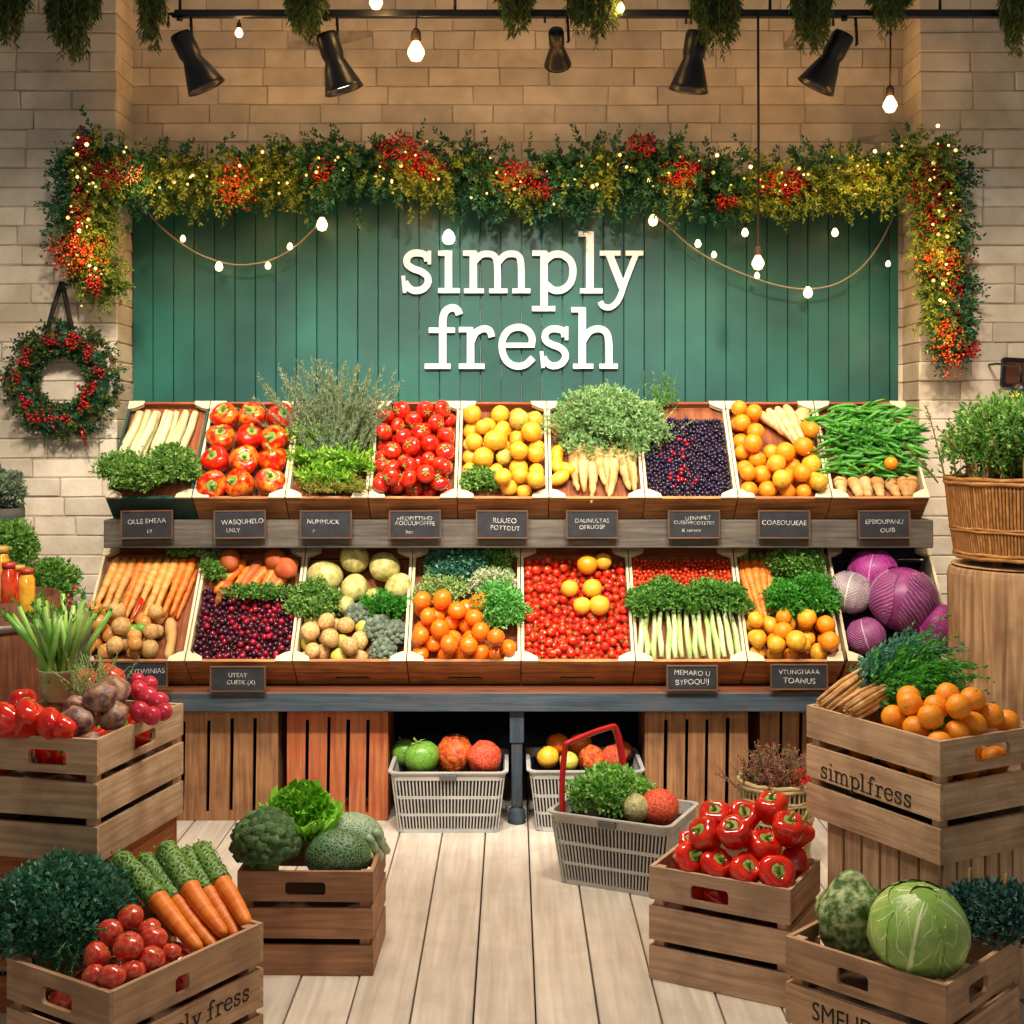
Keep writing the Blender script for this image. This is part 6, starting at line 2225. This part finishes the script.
# lantern and plaque on the right wall
pp = P(1020, 373, 5.255)
m = M()
o = plate(rrect(-.075, -.06, .075, .06, .012), [rrect(-.060, -.045, .060, .045, .008)], .02)
nd = N_('hanging_wall_plaque')
nd.k(N_('frame', o.mesh('frame', BLACK, False)))
m = M()
m.box((-.062, .006, -.047), (.062, .016, .047))
nd.k(N_('panel', m.mesh('panel', wood('plaque_wood', '#4a281a', '#6b3c26'), False)))
inst(nd, TR(pp + V((0, -.008, 0)), ry=.06), 'small dark framed wooden plaque on the brick wall above the planter', 'plaque')
ln = N_('hanging_lantern')
m = M()
m.lathe([(0, .04), (.018, .038), (.032, .022), (.036, .0), (.034, -.004), (0, -.004)], 20)
ln.k(N_('cap', m.mesh('cap', BLACK)))
m = M()
m.lathe([(0, -.004), (.030, -.006), (.042, -.035), (.044, -.07), (.034, -.10), (0, -.105)], 20)
ln.k(N_('glass', m.mesh('glass', AMBER)))
m = M()
m.tube([(0, 0, .036), (0, 0, .10), (.0, .25, .12), (0, .33, .12)], .005, 6)
ln.k(N_('hook', m.mesh('hook', BLACK)))
inst(ln, TR(P(1021, 392, 4.93)), 'small amber glass lantern with a dark cap above the planter', 'lantern')

# ================================================================ left corner: barrel, jars, shrubs
bc = V((-1.80, 4.32, 0))
br = N_('wooden_barrel')
m = M()
m.lathe([(0, 0), (.255, 0), (.29, .3), (.30, .5), (.292, .75), (.285, .90), (.27, .90), (.27, .86), (0, .86)], 40, lambda th, z, r: 1 - .012 * (abs(math.sin(th * 11)) > .985))
m.uv = [[(m.v[k][2], math.atan2(m.v[k][1], m.v[k][0]) * .3) for k in f] for f in m.f]
br.k(N_('staves', m.mesh('staves', BARREL)))
for z, r in ((.82, .292), (.56, .302), (.2, .283)):
    m = M()
    m.lathe([(r, z - .012), (r + .005, z - .012), (r + .005, z + .012), (r, z + .012)], 40)
    br.k(N_('hoop', m.mesh('hoop', HOOP)))
inst(br, TR(bc), 'reddish wooden barrel with pale hoops in the corner behind the spring onions', 'barrel')
NR_seed(270)
lv = Lv()
for i in range(700):
    pass
aa = NR.uniform(0, 6.28, 900)
ra = .25 * np.sqrt(NR.random(900))
lv.add(np.stack([ra * np.cos(aa), ra * np.sin(aa), np.zeros(900)], 1), np.stack([NR.normal(0, .6, 900), NR.normal(0, .6, 900), np.ones(900)], 1), .03, .010)
inst(N_('moss_bed', lv.mesh('moss_bed', leafmat('moss_green', ['#3a5a2a', '#55763a', '#6d8a4a']))), TR(bc + V((0, 0, .863))), 'bed of green moss covering the barrel top', 'moss', kind='stuff')
for i, (px, py, D, h, mt, w) in enumerate(((9, 588, 4.16, .155, GLASSJ, 'red relish jar on the barrel at the frame edge'), (18, 588, 4.18, .145, GLASSJ, 'red relish jar in the middle of the barrel top'), (27, 590, 4.17, .135, GLASSY, 'yellow relish jar nearest the barrel rim'), (2, 583, 4.33, .19, GLASSY, 'tall yellow relish jar behind the red ones'))):
    j = N_('preserve_jar')
    m = M()
    m.lathe([(0, 0), (.022, 0), (.025, .006), (.025, h * .8), (.020, h * .88), (.020, h * .92), (0, h * .92)], 18)
    j.k(N_('jar_body', m.mesh('jar_body', mt)))
    m = M()
    m.lathe([(0, h * .92), (.022, h * .92), (.022, h * 1.04), (0, h * 1.05)], 18)
    j.k(N_('lid', m.mesh('lid', mat('jar_lid_%d' % i, '#b58a3a' if i % 2 else '#a8321c', rough=.4))))
    p = P(px, py, D)
    inst(j, TR((p.x, p.y, .865)), w, 'jar', 'relish jars')
for i, (px, py, D, r, potz, mt, w) in enumerate(((10, 548, 4.50, .078, .862, BUSHG, 'rounded green shrub in a pot on the barrel behind the jars'), (52, 586, 4.78, .080, 0, BUSHG, 'clipped green shrub in a tall pot beside the barrel'), (0, 493, 4.95, .075, 0, SILV, 'dusty grey-green shrub at the wall above the barrel'))):
    p = P(px, py, D)
    lv, sm = Lv(), M()
    NR_seed(280 + i)
    lv.curly((0, 0, 0), (r, r, r * 1.02), 70, 50, r * .38, .020, .011, zmin=-.9)
    sm.tube([(0, 0, -r * 1.4), (0, 0, r * .3)], .012, 8)
    inst(herb('clipped_shrub', lv, mt, sm, STEMB), TR(p), w, 'shrub')
    pot = M()
    ht = p.z - r * 1.02 - potz + .02
    w0 = .09 if i else .07
    if ht > .2:
        pot.lathe([(0, 0), (w0 * .8, 0), (w0 * .72, ht * .1), (w0 * .8, ht * .8), (w0, ht * .97), (w0, ht), (w0 * .85, ht), (w0 * .8, ht * .95), (0, ht * .95)], 24)
    else:
        ht = max(ht, .05)
        pot.lathe([(0, 0), (w0 * .7, 0), (w0, ht), (w0 * .85, ht), (w0 * .8, ht * .8), (0, ht * .8)], 24)
    inst(N_('plant_pot', pot.mesh('plant_pot', CLAY)), TR((p.x, p.y, potz)), ('dark pot on the barrel under the rounded shrub', 'tall dark pot under the clipped shrub beside the barrel', 'tall dark pot under the dusty grey-green shrub')[i], 'pot')
NR_seed(290)
lv = Lv()
for i in range(26):
    lv.sprig((R.gauss(0, .02), 0, 0), (R.gauss(0, .4), 0, 1), R.uniform(.06, .12), 14, .014, .007, droop=.2)
rb = M()
for i in range(16):
    rb.ico(.007, (R.gauss(0, .014), R.gauss(0, .01) - .02, .09 + R.gauss(0, .022)))
p = P(68, 628, 4.58)
fp = M()
fp.lathe([(0, -p.z + .0), (.06, -p.z), (.075, -.04), (.08, .0), (.065, .0), (0, -.02)], 20)
inst(N_('red_flower_plant', None, [N_('foliage', lv.mesh('foliage', SILV)), N_('blossoms', rb.mesh('blossoms', RADI)), N_('pot', fp.mesh('pot', CLAY))]), TR(p), 'small grey-leaved plant with a red bloom beside the barrel', 'plant')


# ---- lower layers of produce, seen through the hand holes and gaps
def crate_fill(o, rz, w, d, floor, protos, rs, desc, cat, group, seed, k=1.0):
    pts = heap(rs, (.04, w - .04, .04, d - .04), floor, seed=seed, iters=120)
    for i, (p, r) in enumerate(zip(pts, rs)):
        wp = TR(o, rz) @ V(tuple(p))
        if p[2] + r > .285 or any((wp - q).length < (r + rq) * .98 for q, rq in TOPS):
            continue
        inst(protos[i % len(protos)], TR(o, rz) @ TR(tuple(p), rz=R.uniform(0, 6), rx=R.gauss(0, .6), ry=R.gauss(0, .6), s=float(r) * k), desc, cat, group)


R.seed(300)
crate_fill(B_o, B_r, .382, .272, .167, RP, rad(14, .044, .047, 1), 'red bell pepper deep inside the floor crate of peppers', 'pepper', 'peppers inside the floor crate', 1)
crate_fill(G_o, G_r, .40, .437, .172, RP[:1] + TUB[:1] + RP[1:], rad(18, .048, .054, 2), 'red pepper or tuber deep inside the sandy crate', 'vegetable', 'produce inside the sandy crate', 2)
crate_fill(I_o, I_r, .48, .36, .167, OR2, rad(34, .036, .040, 3), 'orange deep inside the stencilled crate under the others', 'orange', 'oranges inside the stencilled crate', 3)
crate_fill(H_o, H_r, .33, .45, .167, TD, rad(26, .037, .041, 4), 'tomato deep inside the front left crate', 'tomato', 'tomatoes inside the kale crate', 4)
# ================================================================ camera, light
cam = bpy.data.cameras.new('camera')
cam.sensor_width = 36
cam.lens = F / 1024 * 36
cam.shift_y = (HY - 512) / 1024
cam.clip_start = .05
co = bpy.data.objects.new('camera', cam)
COL.objects.link(co)
co.location = (0, 0, H)
co.rotation_euler = (PI / 2, 0, 0)
scene.camera = co


def light(name, kind, loc, target, power, col, size=.3, size_y=None, angle=60, blend=.6):
    l = bpy.data.lights.new(name, kind)
    l.energy = power
    l.color = C(col)[:3]
    if kind == 'AREA':
        l.shape = 'RECTANGLE'
        l.size = size
        l.size_y = size_y or size
    elif kind == 'SPOT':
        l.shadow_soft_size = size
        l.spot_size = math.radians(angle)
        l.spot_blend = blend
    else:
        l.shadow_soft_size = size
    o = bpy.data.objects.new(name, l)
    COL.objects.link(o)
    o.location = loc
    if target is not None:
        o.rotation_euler = (V(target) - V(loc)).to_track_quat('-Z', 'Y').to_euler()
    return o


WARM, NEUT = '#ffdcb0', '#ffefd9'
# ceiling lamps of the shop above the aisle
for sx in (-1, 1):
    light('ceiling_lamp', 'SPOT', (sx * .4, 3.4, 2.9), (sx * .4, 3.5, 0), 140, NEUT, .22, angle=150, blend=1)
# unseen spots added over the aisle to light the display, above the frame's top
for x, tx in ((-1.2, -1.0), (0, 0), (1.2, 1.0)):
    light('added_aisle_spot', 'SPOT', (x, 2.3, 3.5), (tx, 5.1, .8 if tx else 1.25), 390 if tx else 470, NEUT if tx else '#fff8ee', .12, angle=46, blend=.7)
# the five wall track spots
for px, tx in ((183, -1.15), (326, -.6), (556, .1), (697, .6), (842, 1.1)):
    light('track_spot', 'SPOT', (P(px, 0, 5).x, 4.9, 2.72), (tx, 5.25, 1.2), 15, NEUT, .05, angle=85, blend=.9)
# warm glow of the fairy lights
for px in (140, 230, 320, 410, 500, 590, 680, 770, 860):
    light('fairy_glow', 'POINT', P(px, 178, 5.08), None, 2.6, '#ffb458', .06)
for px, py in ((92, 250), (940, 250), (940, 330)):
    light('fairy_glow', 'POINT', P(px, py, 4.95), None, 2.4, '#ffb458', .06)
# added soft fill from behind the viewer, with no real source
light('front_fill', 'AREA', (0, -1.2, 2.3), (0, 4, .9), 7, '#fff3e6', 3.2, 1.8)
for sx in (-1, 1):  # unseen spots added to brighten the side piers
    light('pier_fill', 'SPOT', (sx * .9, 2.6, 3.5), (sx * 1.95, 5.27, 1.45), 190, NEUT, .1, angle=38, blend=.9)
for sx in (-1, 1):  # added front fill for the box fronts, no lamp stands here
    light('box_front_fill', 'SPOT', (sx * .7, .2, 2.1), (sx * .78, 4.85, 1.0), 75, NEUT, .15, angle=31, blend=.7)
# the hanging bulbs
for px, py, D_, p_ in ((416, 52, 4.9, 2.2), (890, 105, 4.9, 1.8), (758, 263, 4.9, .9), (239, 33, 4.95, .8), (620, 8, 4.85, 1.2), (376, 2, 4.85, 2.0)):
    light('bulb_glow', 'POINT', P(px, py, D_), None, p_, '#ffc47a', .03)
w = bpy.data.worlds.new('shop_air')
scene.world = w
w.use_nodes = True
w.node_tree.nodes['Background'].inputs[0].default_value = C('#d6cdc2')
w.node_tree.nodes['Background'].inputs[1].default_value = .25
vs = scene.view_settings
scene.display_settings.display_device = 'sRGB'
vs.view_transform = 'Standard'
vs.look = 'None'
vs.gamma = 1
vs.exposure = .1
vs.use_curve_mapping = False
